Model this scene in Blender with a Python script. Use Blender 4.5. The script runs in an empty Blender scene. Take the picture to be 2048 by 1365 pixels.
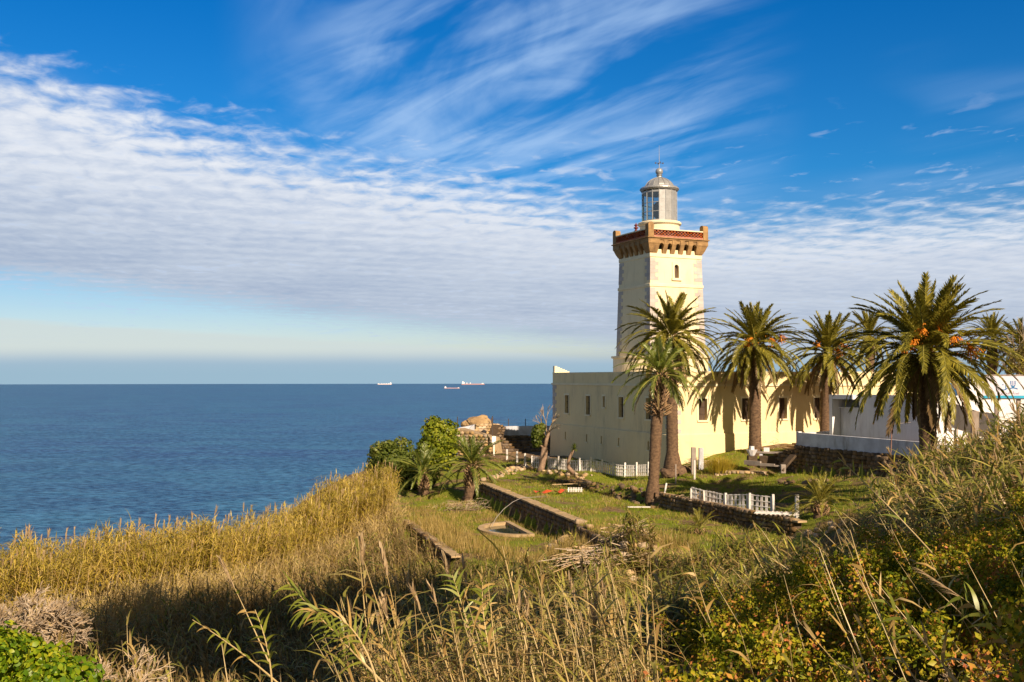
import bpy, math, random
import numpy as np
from mathutils import Vector, Matrix

random.seed(7); RNG = np.random.default_rng(11)
S = bpy.context.scene
COL = S.collection
PI = math.pi
R = math.radians

# ------------------------------------------------------------------ camera
F = 1991.0                       # focal length in pixels of the 2048 px photograph
PITCH = R(2.14)
cam_d = bpy.data.cameras.new('camera'); cam = bpy.data.objects.new('camera', cam_d); COL.objects.link(cam)
cam_d.sensor_width = 36; cam_d.lens = 36 * F / 2048
cam_d.clip_start = .1; cam_d.clip_end = 60000
cam.location = (0, 0, 0); cam.rotation_euler = (PI / 2 + PITCH, 0, 0)
S.camera = cam

SUN_AZ, SUN_EL = R(28), R(31)     # azimuth: to the right of straight behind the camera
sun_dir = Vector((math.sin(SUN_AZ) * math.cos(SUN_EL), -math.cos(SUN_AZ) * math.cos(SUN_EL), math.sin(SUN_EL)))
sd = bpy.data.lights.new('sun', 'SUN'); sd.energy = 4.9; sd.angle = R(.53); sd.color = (1, .80, .60)
so = bpy.data.objects.new('sun', sd); COL.objects.link(so)
so.rotation_euler = sun_dir.to_track_quat('Z', 'Y').to_euler()

S.view_settings.view_transform = 'Standard'; S.view_settings.look = 'None'
S.view_settings.exposure = 0.75; S.view_settings.gamma = 1; S.view_settings.use_curve_mapping = False

# ------------------------------------------------------------------ node helpers
class NT:
    def __init__(s, tree): s.t = tree; s.n = tree.nodes; s.l = tree.links
    def node(s, typ, **kw):
        n = s.n.new(typ)
        for k, v in kw.items():
            if k.startswith('i_'):
                key = k[2:]; key = int(key) if key.isdigit() else key.replace('_', ' ')
                s.set(n.inputs[key], v)
            else: setattr(n, k, v)
        return n
    def set(s, inp, v):
        if hasattr(v, 'is_output') or isinstance(v, bpy.types.NodeSocket): s.l.new(v, inp)
        else:
            try: inp.default_value = v
            except Exception: inp.default_value = tuple(v) + (1,) * (4 - len(v))
    def m(s, op, a, b=0.0, c=0.0, clamp=False):
        n = s.n.new('ShaderNodeMath'); n.operation = op; n.use_clamp = clamp
        s.set(n.inputs[0], a); s.set(n.inputs[1], b); s.set(n.inputs[2], c)
        return n.outputs[0]
    def ss(s, x, a, b, lo=0.0, hi=1.0):
        n = s.n.new('ShaderNodeMapRange'); n.interpolation_type = 'SMOOTHSTEP'
        s.set(n.inputs[0], x); s.set(n.inputs[1], a); s.set(n.inputs[2], b); s.set(n.inputs[3], lo); s.set(n.inputs[4], hi)
        return n.outputs[0]
    def mix(s, f, a, b, blend='MIX'):
        n = s.n.new('ShaderNodeMix'); n.data_type = 'RGBA'; n.blend_type = blend
        s.set(n.inputs[0], f); s.set(n.inputs[6], c4(a)); s.set(n.inputs[7], c4(b))
        return n.outputs[2]
    def ramp(s, x, pts, interp='LINEAR'):
        n = s.n.new('ShaderNodeValToRGB'); cr = n.color_ramp; cr.interpolation = interp
        while len(cr.elements) < len(pts): cr.elements.new(.5)
        for e, (p, c) in zip(cr.elements, pts): e.position = p; e.color = c4(c)
        s.set(n.inputs[0], x); return n.outputs[0]
    def noise(s, vec, scale, detail=3, rough=.55, dist=0.0):
        n = s.n.new('ShaderNodeTexNoise'); n.inputs['Scale'].default_value = scale
        n.inputs['Detail'].default_value = detail; n.inputs['Roughness'].default_value = rough
        n.inputs['Distortion'].default_value = dist
        if vec is not None: s.l.new(vec, n.inputs['Vector'])
        return n.outputs[0]
    def vec(s, x, y, z=0.0):
        n = s.n.new('ShaderNodeCombineXYZ'); s.set(n.inputs[0], x); s.set(n.inputs[1], y); s.set(n.inputs[2], z); return n.outputs[0]
    def mapping(s, v, loc=(0, 0, 0), rot=(0, 0, 0), sc=(1, 1, 1)):
        n = s.n.new('ShaderNodeMapping'); s.l.new(v, n.inputs[0]); n.inputs[1].default_value = loc; n.inputs[2].default_value = rot; n.inputs[3].default_value = sc
        return n.outputs[0]
def c4(c):
    if isinstance(c, bpy.types.NodeSocket): return c
    c = tuple(c); return c if len(c) == 4 else c + (1,)
def srgb(r, g, b):
    f = lambda v: (v / 255 / 12.92) if v <= 10 else ((v / 255 + .055) / 1.055) ** 2.4
    return (f(r), f(g), f(b))

# ------------------------------------------------------------------ world: Nishita sky, cloud sheets by direction
W = bpy.data.worlds.new('World'); S.world = W; W.use_nodes = True
w = NT(W.node_tree); w.n.clear()
BG = .1
tc = w.node('ShaderNodeTexCoord').outputs['Generated']
sep = w.node('ShaderNodeSeparateXYZ'); w.l.new(tc, sep.inputs[0]); x, y, z = sep.outputs
zc = w.m('MAXIMUM', z, .004)
sky = w.node('ShaderNodeTexSky', sky_type='NISHITA', sun_disc=False, sun_elevation=SUN_EL, sun_rotation=PI - SUN_AZ,
             altitude=100, air_density=1.0, dust_density=.4, ozone_density=2.0)
w.l.new(w.vec(x, y, w.m('MAXIMUM', z, .02)), sky.inputs[0])
az = w.m('ARCTAN2', x, y)
SKYGAIN = 1.0
def k(c, g=.60): return tuple(v * g / BG for v in c)
# tint of the clear sky by height (the photograph's polarised deep blue)
tint = w.ramp(w.m('MULTIPLY', zc, 2.0), [(0, (.50, .51, .59)), (.08, (.47, .50, .59)), (.2, (.34, .46, .58)), (.4, (.07, .39, .65)),
                                          (.75, (.004, .335, .68)), (1, (.004, .32, .68))])
sunw = w.m('ADD', w.m('ADD', w.m('MULTIPLY', x, sun_dir.x), w.m('MULTIPLY', y, sun_dir.y)), w.m('MULTIPLY', z, sun_dir.z))
tint = w.mix(w.ss(sunw, -.3, .9), tint, (.34, .24, .10))
clear = w.mix(1.0, sky.outputs[0], tint, 'MULTIPLY')
# planar cloud coordinates
q = w.m('ADD', zc, .05)
px_, py_ = w.m('DIVIDE', x, q), w.m('DIVIDE', y, q)
P = w.vec(px_, py_, 0)
Prot = w.mapping(P, rot=(0, 0, R(-24)), sc=(1, 1, 1))
def rs(v, deg, sc): return w.mapping(w.mapping(v, rot=(0, 0, R(deg))), sc=sc)
n_big = w.noise(Prot, .9, 2, .5)
warp = w.noise(P, 2.2, 2, .5)
lump = w.noise(rs(P, -22, (8.5, 6.5, 1)), 1.0, 4, .55, .5)
fine = w.noise(rs(P, -12, (1.5, 1.3, 1)), 9.0, 4, .6, .2)
wav = w.node('ShaderNodeTexWave', wave_type='BANDS', bands_direction='Y')
w.l.new(w.mapping(P, rot=(0, 0, R(-17))), wav.inputs['Vector'])
wav.inputs['Scale'].default_value = 1.35; wav.inputs['Distortion'].default_value = 2.2; wav.inputs['Detail'].default_value = 3; wav.inputs['Detail Scale'].default_value = 1.6
# upper and lower edges of the main sheet as functions of azimuth
e_up = w.ramp(w.m('ADD', w.m('MULTIPLY', az, .8), .5), [(0, (.29,) * 3), (.12, (.285,) * 3), (.30, (.235,) * 3), (.50, (.20,) * 3), (.62, (.165,) * 3), (.8, (.165,) * 3), (1, (.16,) * 3)])
e_lo = w.ramp(w.m('ADD', w.m('MULTIPLY', az, .8), .5), [(0, (.090,) * 3), (.13, (.084,) * 3), (.35, (.054,) * 3), (.52, (.034,) * 3), (.62, (.02,) * 3), (1, (.0,) * 3)])
eu = w.m('DIVIDE', w.m('SUBTRACT', e_up, zc), .075)
el = w.m('DIVIDE', w.m('SUBTRACT', zc, e_lo), .034)
edge = w.m('MINIMUM', eu, w.m('MULTIPLY', el, 1.0))
tex = w.m('ADD', w.m('MULTIPLY', w.m('SUBTRACT', lump, .5), 2.3), w.m('MULTIPLY', w.m('SUBTRACT', wav.outputs['Fac'], .5), .32))
tex = w.m('ADD', tex, w.m('MULTIPLY', w.m('SUBTRACT', fine, .5), .9))
cov = w.ss(w.m('ADD', w.m('MULTIPLY', w.m('MINIMUM', edge, 1.5), 1.0), w.m('MULTIPLY', w.m('MULTIPLY', tex, w.ss(zc, .05, .2, .55, 1.0)), .55)), -.15, .7)
cov = w.m('MULTIPLY', cov, .97)
soft = w.ss(zc, .05, .24, .30, .95)
texs = w.m('MULTIPLY', tex, soft)
shade = w.ss(w.m('ADD', texs, w.m('MULTIPLY', w.m('SUBTRACT', n_big, .5), 1.2)), -.8, .8)
low_c = w.mix(shade, k(srgb(160, 176, 202)), k(srgb(200, 210, 224)))
high_c = w.mix(shade, k(srgb(194, 207, 228)), k(srgb(242, 244, 248)))
hgt = w.ss(w.m('SUBTRACT', zc, e_lo), .02, .15)
cloud_c = w.mix(hgt, low_c, high_c)
# cirrus wisps above
ci_v = rs(P, 50, (.8, 3.4, 1))
ci = w.noise(ci_v, 1.0, 4, .52, .8)
ci2 = w.noise(rs(P, 70, (1.0, 2.2, 1)), 1.3, 5, .55, 1.0)
cmask = w.m('MULTIPLY', w.ss(az, -.30, -.10), w.ss(az, .30, .13))
cmask = w.m('MULTIPLY', cmask, w.ss(zc, .14, .2))
cmask = w.m('MAXIMUM', cmask, w.m('MULTIPLY', w.ss(w.noise(P, .8, 2), .5, .66), .28))
cir = w.m('MULTIPLY', w.ss(w.m('ADD', w.m('MULTIPLY', ci, .62), w.m('MULTIPLY', ci2, .42)), .405, .69), cmask)
cir = w.m('MULTIPLY', cir, .72)
sky1 = w.mix(cir, clear, k(srgb(176, 208, 246)))
sky2 = w.mix(cov, sky1, cloud_c)
# scattered puffs on the right above the sheet
pf = w.ss(w.m('ADD', lump, w.m('MULTIPLY', n_big, .4)), .78, .95)
sky2 = w.mix(w.m('MULTIPLY', w.m('MULTIPLY', pf, w.ss(zc, .27, .2)), .5), sky2, k(srgb(190, 208, 236)))
# low cream bank and grey haze over the horizon
e_b = w.ramp(w.m('ADD', w.m('MULTIPLY', az, .8), .5), [(0, (.056,) * 3), (.14, (.052,) * 3), (.5, (.028,) * 3), (.58, (.018,) * 3), (1, (.01,) * 3)])
bank = w.m('MULTIPLY', w.ss(w.m('SUBTRACT', w.m('ADD', e_b, w.m('MULTIPLY', w.m('SUBTRACT', w.noise(w.vec(w.m('MULTIPLY', az, 9.0), w.m('MULTIPLY', zc, 160.0)), 1.0, 3), .5), .008)), zc), -.002, .004), .8)
sky3 = w.mix(bank, sky2, k(srgb(208, 219, 218)))
hz = w.m('MULTIPLY', w.ss(w.m('ADD', zc, w.m('MULTIPLY', w.m('SUBTRACT', w.noise(w.vec(w.m('MULTIPLY', az, 5.0), 0.0), 1.0, 2), .5), .006)), .031, .012), .93)
sky4 = w.mix(hz, sky3, w.mix(w.ss(zc, 0.0, .03), k(srgb(150, 183, 204)), k(srgb(166, 188, 208))))
bg = w.node('ShaderNodeBackground'); w.l.new(sky4, bg.inputs[0]); bg.inputs[1].default_value = BG
wo = w.node('ShaderNodeOutputWorld'); w.l.new(bg.outputs[0], wo.inputs[0])
W.cycles.sampling_method = 'MANUAL'; W.cycles.sample_map_resolution = 1024

# ------------------------------------------------------------------ pixel helpers
cp, sp_ = math.cos(PITCH), math.sin(PITCH)
def ray(px, py):
    cx, cy = (px - 1024) / F, (682.5 - py) / F
    return Vector((cx, cp - cy * sp_, sp_ + cy * cp))
def at(px, py, Y):
    d = ray(px, py); return Vector((d.x / d.y * Y, Y, d.z / d.y * Y))
def gp(px, py, zz):
    d = ray(px, py); t = zz / d.z; return Vector((d.x * t, d.y * t, zz))

# ------------------------------------------------------------------ materials
MATS = {}
def pmat(name, c1, c2=None, scale=3.0, detail=4, rough=.8, bump=0.0, bscale=None, objrand=0.0, island=False, metal=0.0, stain=None, coord='pos', spec=.3, stretch=(1, 1, 1), bdist=.02):
    m = bpy.data.materials.new(name); m.use_nodes = True; t = NT(m.node_tree); t.n.clear()
    out = t.node('ShaderNodeOutputMaterial'); b = t.node('ShaderNodeBsdfPrincipled')
    t.l.new(b.outputs[0], out.inputs[0])
    if coord == 'pos': v = t.node('ShaderNodeNewGeometry').outputs['Position']
    else: v = t.node('ShaderNodeTexCoord').outputs['Object']
    v = t.mapping(v, sc=stretch)
    f = t.ss(t.noise(v, scale, detail, .6), .3, .7)
    c = t.mix(f, c1, c2 or c1)
    if stain:
        sc_, ss_, amt = stain
        sv = t.mapping(v, sc=(1, 1, .25))
        c = t.mix(t.m('MULTIPLY', t.ss(t.noise(sv, ss_, 6, .65), .48, .74), amt), c, sc_)
        if name in ('cream_render', 'tower_render', 'white_render', 'weathered_white_render', 'cream_trim'):
            run = t.noise(t.mapping(v, sc=(1, 1, .05)), 4.5, 4, .7); pat = t.noise(v, .45, 3, .5)
            c = t.mix(t.m('MULTIPLY', t.m('MULTIPLY', t.ss(run, .5, .7), t.ss(pat, .42, .6)), .42), c, tuple(a * .62 for a in c1))
            blot = t.noise(v, 1.7, 7, .72)
            c = t.mix(t.m('MULTIPLY', t.ss(blot, .56, .68), .30), c, tuple(a * .70 for a in c1))
    if island or objrand:
        rnd = t.node('ShaderNodeNewGeometry').outputs['Random Per Island'] if island else t.node('ShaderNodeObjectInfo').outputs['Random']
        a = objrand or .3
        hs = t.node('ShaderNodeHueSaturation'); t.l.new(c, hs.inputs['Color'])
        t.l.new(t.m('ADD', t.m('MULTIPLY', rnd, 2 * a), 1 - a), hs.inputs['Value'])
        t.l.new(t.m('ADD', t.m('MULTIPLY', t.m('FRACT', t.m('MULTIPLY', rnd, 7.3)), .5), .75), hs.inputs['Saturation'])
        c = hs.outputs[0]
    t.set(b.inputs['Base Color'], c)
    b.inputs['Roughness'].default_value = rough; b.inputs['Metallic'].default_value = metal
    b.inputs['Specular IOR Level'].default_value = spec
    if bump:
        bn = t.node('ShaderNodeBump'); bn.inputs['Strength'].default_value = bump; bn.inputs['Distance'].default_value = bdist
        t.l.new(t.noise(v, bscale or scale * 4, 5, .65), bn.inputs['Height']); t.l.new(bn.outputs[0], b.inputs['Normal'])
    MATS[name] = m; return m
def leafmat(name, cols, trans=.35, rand='island', gloss=.06, tc=None, nw=.38, ns=.55):
    m = bpy.data.materials.new(name); m.use_nodes = True; t = NT(m.node_tree); t.n.clear()
    out = t.node('ShaderNodeOutputMaterial')
    if rand == 'island': r = t.node('ShaderNodeNewGeometry').outputs['Random Per Island']
    else: r = t.node('ShaderNodeObjectInfo').outputs['Random']
    pos = t.node('ShaderNodeNewGeometry').outputs['Position']
    big = t.noise(pos, ns, 3)
    f = t.m('ADD', t.m('MULTIPLY', r, 1 - nw), t.m('MULTIPLY', t.ss(big, .3, .7), nw))
    n = len(cols)
    c = t.ramp(f, [(i / (n - 1) if n > 1 else 0, cc) for i, cc in enumerate(cols)])
    d = t.node('ShaderNodeBsdfDiffuse'); t.l.new(c, d.inputs[0])
    tr = t.node('ShaderNodeBsdfTranslucent'); t.l.new(t.mix(.5, c, tc or (.30, .34, .03)) , tr.inputs[0])
    mx = t.node('ShaderNodeMixShader'); mx.inputs[0].default_value = trans
    t.l.new(d.outputs[0], mx.inputs[1]); t.l.new(tr.outputs[0], mx.inputs[2])
    g = t.node('ShaderNodeBsdfGlossy'); g.inputs[1].default_value = .45; g.inputs[0].default_value = (.9, .9, .8, 1)
    m2 = t.node('ShaderNodeMixShader'); m2.inputs[0].default_value = gloss
    t.l.new(mx.outputs[0], m2.inputs[1]); t.l.new(g.outputs[0], m2.inputs[2]); t.l.new(m2.outputs[0], out.inputs[0])
    MATS[name] = m; return m

M_cream = pmat('cream_render', (.81, .665, .375), (.76, .61, .335), .35, 5, .9, .25, 6, stain=((.52, .42, .25), .9, .7))
M_tower = pmat('tower_render', (.83, .71, .46), (.78, .66, .415), .4, 5, .9, .25, 6, stain=((.54, .44, .27), .9, .6))
M_creamtrim = pmat('cream_trim', (.80, .71, .49), (.74, .64, .42), 1.2, 4, .85, .15, 8)
M_quoin = pmat('grey_quoin', (.50, .45, .41), (.42, .38, .35), 2, 4, .85, .25, 14, objrand=.10)
M_brown = pmat('ochre_stone', (.38, .235, .10), (.25, .15, .065), 2.2, 6, .88, .5, 14, stain=((.07, .045, .03), 2.2, .5))
M_brick = pmat('terracotta_brick', (.42, .12, .045), (.30, .075, .03), 4, 4, .85, .3, 20, objrand=.25)
M_zinc = pmat('grey_metal', (.37, .375, .37), (.29, .295, .29), 2.2, 5, .42, .08, 9, metal=.35, spec=.4, stain=((.30, .26, .2), 2.5, .45))
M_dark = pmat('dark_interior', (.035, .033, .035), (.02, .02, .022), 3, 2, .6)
M_shutter = pmat('brown_shutter', (.13, .085, .05), (.09, .06, .04), 3, 4, .7, .3, 12)
M_roof = pmat('roof_screed', (.42, .36, .26), (.3, .26, .2), 1.5, 5, .95, .3)
M_white = pmat('white_render', (.80, .79, .78), (.70, .69, .70), .8, 5, .88, .2, 7, stain=((.42, .38, .34), 1.1, .6))
M_whitedirty = pmat('weathered_white_render', (.66, .68, .72), (.46, .47, .50), 1.1, 6, .9, .3, 7, stain=((.20, .17, .14), 1.8, .75))
M_stone = pmat('rubble_stone', (.20, .135, .075), (.11, .075, .042), 4, 4, .92, .6, 22, objrand=.42, coord='obj')
M_paleston = pmat('pale_stone', (.50, .37, .22), (.34, .24, .13), 3, 4, .92, .6, 18, objrand=.3, coord='obj')
M_mortar = pmat('earth_mortar', (.10, .068, .04), (.06, .042, .026), 5, 4, .95, .6, 18)
M_palemortar = pmat('sandy_mortar', (.40, .29, .16), (.28, .20, .11), 3, 5, .95, .6, 12)
M_coping = pmat('sandy_coping', (.46, .33, .18), (.32, .23, .12), 2, 5, .92, .5, 14)
M_fence = pmat('white_paint', (.78, .75, .70), (.62, .58, .52), 7, 4, .75, .2, 30, objrand=.14, stain=((.28, .22, .16), 5, .5))
M_wood = pmat('grey_wood', (.36, .30, .25), (.22, .17, .13), 5, 5, .9, .4, 20, stretch=(1, 1, .2))
M_bark = pmat('palm_bark', (.20, .125, .07), (.085, .052, .032), 5, 5, .95, .9, 16, stretch=(1, 1, 1.8), bdist=.06)
M_boot = leafmat('palm_boot', [(.10, .06, .03), (.26, .16, .08), (.42, .30, .16)], .05, 'island', 0.02)
M_rough_bark = pmat('pale_bark', (.34, .23, .15), (.18, .12, .08), 5, 5, .95, .7, 20)
M_frond = leafmat('palm_leaf', [(.055, .055, .010), (.14, .13, .014), (.27, .235, .026), (.44, .35, .05)], .26, 'island', .035, (.34, .32, .03))
M_frondyoung = leafmat('young_palm_leaf', [(.08, .12, .012), (.15, .19, .02), (.24, .27, .03)], .34, 'island', .07, (.36, .42, .03))
M_fronddry = leafmat('dry_palm_leaf', [(.13, .085, .04), (.24, .16, .07), (.36, .25, .12)], .2, 'island', .03, (.3, .2, .08))
M_rachis = pmat('leaf_rib', (.26, .24, .05), (.20, .18, .04), 3, 2, .6)
M_fruit = leafmat('date_fruit', [(.55, .17, .015), (.75, .26, .02), (.74, .32, .04)], .15, 'island', .04, (.8, .3, .02))
M_reedstem = leafmat('cane', [(.30, .20, .07), (.50, .37, .16), (.66, .53, .30)], .1, 'island', .05, (.5, .4, .15))
M_reedleaf = leafmat('reed_leaf', [(.14, .15, .02), (.27, .25, .04), (.42, .35, .08), (.56, .44, .14)], .34, 'island', .05, (.5, .46, .05))
M_reeddry = leafmat('dry_reed_leaf', [(.24, .14, .045), (.44, .29, .09), (.60, .44, .18)], .22, 'island', .03, (.5, .33, .1))
M_plume = leafmat('reed_plume', [(.42, .30, .16), (.58, .44, .26)], .35, 'island', .02, (.6, .42, .2))
M_grass = leafmat('grass_blade', [(.08, .12, .006), (.16, .22, .008), (.27, .31, .012), (.42, .33, .06)], .3, 'island', .03, (.34, .38, .02))
M_drygrass = leafmat('dry_grass', [(.18, .15, .03), (.34, .24, .07), (.48, .36, .14)], .25, 'island', .02, (.4, .3, .08))
M_brush = leafmat('brush_leaf', [(.10, .065, .028), (.16, .12, .035), (.24, .18, .05), (.17, .19, .03)], .2, 'island', .03, (.25, .2, .04))
M_shrub = leafmat('shrub_leaf', [(.02, .035, .003), (.06, .09, .005), (.18, .20, .008), (.38, .32, .02), (.52, .20, .06), (.44, .12, .07)], .2, 'island', .015, (.3, .3, .01), .55, 1.8)
M_vine = leafmat('vine_leaf', [(.03, .07, .003), (.08, .16, .005), (.19, .27, .007), (.42, .38, .02)], .26, 'island', .03, (.34, .46, .01))
M_bush = leafmat('bush_leaf', [(.05, .075, .012), (.10, .13, .02), (.20, .20, .035)], .25, 'island', .015, (.26, .3, .03))
M_bushy = leafmat('yellow_bush_leaf', [(.06, .09, .008), (.15, .19, .012), (.34, .34, .03)], .3, 'island', .015, (.4, .42, .02))
M_tree = leafmat('dark_tree_leaf', [(.03, .05, .01), (.06, .08, .015)], .15, 'island', .04)
M_twig = pmat('bare_twig', (.42, .33, .22), (.26, .19, .12), 6, 3, .9, .3, island=True, objrand=.25)
M_concrete = pmat('worn_concrete', (.34, .29, .24), (.23, .19, .16), 2, 5, .92, .4, 14)
M_iron = pmat('dark_iron', (.05, .045, .04), (.08, .05, .035), 8, 3, .7)
M_red = pmat('red_brown_paint', (.16, .03, .025), (.09, .02, .02), 6, 3, .5)
M_orange = pmat('orange_plastic', (.62, .10, .02), (.5, .07, .02), 6, 3, .5)
M_rust = pmat('rusty_pipe', (.30, .16, .12), (.2, .1, .07), 6, 3, .8)
M_hose = pmat('grey_hose', (.36, .33, .30), (.28, .25, .22), 6, 3, .5)
M_rock = pmat('ochre_rock', (.48, .33, .16), (.27, .17, .08), .8, 7, .95, .9, 4, bdist=.15)
M_hullred = pmat('red_hull', (.42, .24, .23), None, 1, 1, .6)
M_hullpink = pmat('pale_deck', (.75, .55, .50), None, 1, 1, .6)
M_shipwhite = pmat('ship_white', (.85, .85, .83), None, 1, 1, .6)

def glassmat():
    m = bpy.data.materials.new('clear_pane'); m.use_nodes = True; t = NT(m.node_tree); t.n.clear()
    o = t.node('ShaderNodeOutputMaterial'); a = t.node('ShaderNodeBsdfTransparent'); a.inputs[0].default_value = (.72, .84, .86, 1)
    g = t.node('ShaderNodeBsdfGlossy'); g.inputs[1].default_value = .03
    mx = t.node('ShaderNodeMixShader'); mx.inputs[0].default_value = .08
    t.l.new(a.outputs[0], mx.inputs[1]); t.l.new(g.outputs[0], mx.inputs[2]); t.l.new(mx.outputs[0], o.inputs[0]); return m
M_glass = glassmat()

def groundmat():
    m = bpy.data.materials.new('ground_soil'); m.use_nodes = True; t = NT(m.node_tree); t.n.clear()
    o = t.node('ShaderNodeOutputMaterial'); b = t.node('ShaderNodeBsdfPrincipled'); t.l.new(b.outputs[0], o.inputs[0])
    p = t.node('ShaderNodeNewGeometry').outputs['Position']
    n1 = t.ss(t.noise(p, .45, 5, .6), .38, .62); n2 = t.noise(p, 3.2, 5, .65); n3 = t.noise(p, 14, 4, .6)
    soil = t.mix(t.ss(n2, .35, .65), (.12, .075, .038), (.27, .18, .09))
    grs = t.mix(t.ss(n3, .35, .65), (.11, .135, .015), (.22, .24, .022))
    at_ = t.node('ShaderNodeAttribute', attribute_name='lawn').outputs['Fac']
    f = t.m('MULTIPLY', t.ss(t.m('ADD', t.m('MULTIPLY', n1, .55), t.m('MULTIPLY', n2, .6)), .32, .62), at_)
    c = t.mix(f, soil, grs)
    t.set(b.inputs['Base Color'], c); b.inputs['Roughness'].default_value = .95; b.inputs['Specular IOR Level'].default_value = .15
    bn = t.node('ShaderNodeBump'); bn.inputs['Strength'].default_value = .8; bn.inputs['Distance'].default_value = .08
    t.l.new(t.m('ADD', t.noise(p, 5, 6, .7), t.m('MULTIPLY', n3, .4)), bn.inputs['Height']); t.l.new(bn.outputs[0], b.inputs['Normal'])
    return m
M_ground = groundmat()
def seamat():
    m = bpy.data.materials.new('sea_water'); m.use_nodes = True; t = NT(m.node_tree); t.n.clear()
    o = t.node('ShaderNodeOutputMaterial'); b = t.node('ShaderNodeBsdfPrincipled'); t.l.new(b.outputs[0], o.inputs[0])
    p = t.node('ShaderNodeNewGeometry').outputs['Position']
    pf = t.mapping(p, rot=(0, 0, R(12)), sc=(.3, 1, 1))
    big = t.noise(t.mapping(p, sc=(.35, 1, 1)), .0022, 4, .55)
    mid = t.noise(pf, .018, 5, .6)
    fine_ = t.noise(pf, .045, 8, .74)
    n1 = t.noise(p, .0035, 5, .6); n2 = t.noise(t.mapping(p, rot=(0, 0, R(20)), sc=(.6, 1, 1)), .016, 6, .66); n3 = t.noise(t.mapping(p, rot=(0, 0, R(-15)), sc=(.6, 1, 1)), .075, 6, .7)
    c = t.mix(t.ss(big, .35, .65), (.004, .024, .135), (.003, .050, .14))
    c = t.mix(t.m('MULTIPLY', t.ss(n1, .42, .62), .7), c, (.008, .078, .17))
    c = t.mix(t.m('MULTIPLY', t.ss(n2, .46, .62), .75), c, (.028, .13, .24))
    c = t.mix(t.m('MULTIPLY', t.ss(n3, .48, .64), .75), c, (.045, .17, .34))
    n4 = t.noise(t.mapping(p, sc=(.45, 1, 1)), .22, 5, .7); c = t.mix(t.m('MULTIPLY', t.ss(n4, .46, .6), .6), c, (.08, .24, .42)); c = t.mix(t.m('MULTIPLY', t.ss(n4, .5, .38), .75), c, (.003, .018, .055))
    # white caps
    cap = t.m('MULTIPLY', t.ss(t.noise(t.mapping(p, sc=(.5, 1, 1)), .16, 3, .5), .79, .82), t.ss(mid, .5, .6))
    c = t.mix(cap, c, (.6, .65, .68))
    t.set(b.inputs['Base Color'], c); b.inputs['Roughness'].default_value = .42; b.inputs['IOR'].default_value = 1.33
    b.inputs['Specular IOR Level'].default_value = .28
    bn = t.node('ShaderNodeBump'); bn.inputs['Strength'].default_value = 1.0; bn.inputs['Distance'].default_value = 2.2
    t.l.new(t.m('ADD', fine_, t.m('MULTIPLY', mid, 1.5)), bn.inputs['Height']); t.l.new(bn.outputs[0], b.inputs['Normal'])
    return m
M_sea = seamat()
def watermat():
    m = bpy.data.materials.new('pool_water'); m.use_nodes = True; t = NT(m.node_tree)
    b = t.n['Principled BSDF']; b.inputs['Base Color'].default_value = (.03, .045, .03, 1); b.inputs['Roughness'].default_value = .06
    b.inputs['Specular IOR Level'].default_value = .9
    bn = t.node('ShaderNodeBump'); bn.inputs['Strength'].default_value = .12; bn.inputs['Distance'].default_value = .02
    t.l.new(t.noise(t.node('ShaderNodeNewGeometry').outputs['Position'], 7, 3), bn.inputs['Height']); t.l.new(bn.outputs[0], b.inputs['Normal'])
    return m
M_pool = watermat()

# ------------------------------------------------------------------ object helpers
def tag(o, label=None, cat=None, group=None, kind=None):
    if label: o['label'] = label
    if cat: o['category'] = cat
    if group: o['group'] = group
    if kind: o['kind'] = kind
    return o
def thing(name, label, cat, loc=(0, 0, 0), rz=0, group=None):
    o = bpy.data.objects.new(name, None); COL.objects.link(o); o.location = loc; o.rotation_euler = (0, 0, rz)
    o.empty_display_size = .2
    return tag(o, label, cat, group)
def link(name, me, parent=None, loc=(0, 0, 0), rot=(0, 0, 0), sc=(1, 1, 1), kind=None, label=None):
    o = bpy.data.objects.new(name, me); COL.objects.link(o); o.location = loc; o.rotation_euler = rot; o.scale = sc
    if parent: o.parent = parent
    if kind: o['kind'] = kind
    if label: o['label'] = label
    return o
def mesh_np(name, V, Fc, mats, mi=None, smooth=False):
    me = bpy.data.meshes.new(name); V = np.asarray(V, dtype=np.float32); Fc = np.asarray(Fc, dtype=np.int32)
    me.vertices.add(len(V)); me.vertices.foreach_set('co', V.ravel())
    nl = Fc.shape[1]; me.loops.add(Fc.size); me.loops.foreach_set('vertex_index', Fc.ravel())
    me.polygons.add(len(Fc)); me.polygons.foreach_set('loop_start', np.arange(0, Fc.size, nl, dtype=np.int32))
    try: me.polygons.foreach_set('loop_total', np.full(len(Fc), nl, dtype=np.int32))
    except Exception: pass
    if mi is not None: me.polygons.foreach_set('material_index', np.asarray(mi, dtype=np.int32))
    if smooth: me.polygons.foreach_set('use_smooth', np.ones(len(Fc), dtype=bool))
    for m in (mats if isinstance(mats, (list, tuple)) else [mats]): me.materials.append(m)
    me.update(calc_edges=True); me.validate()
    return me
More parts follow.
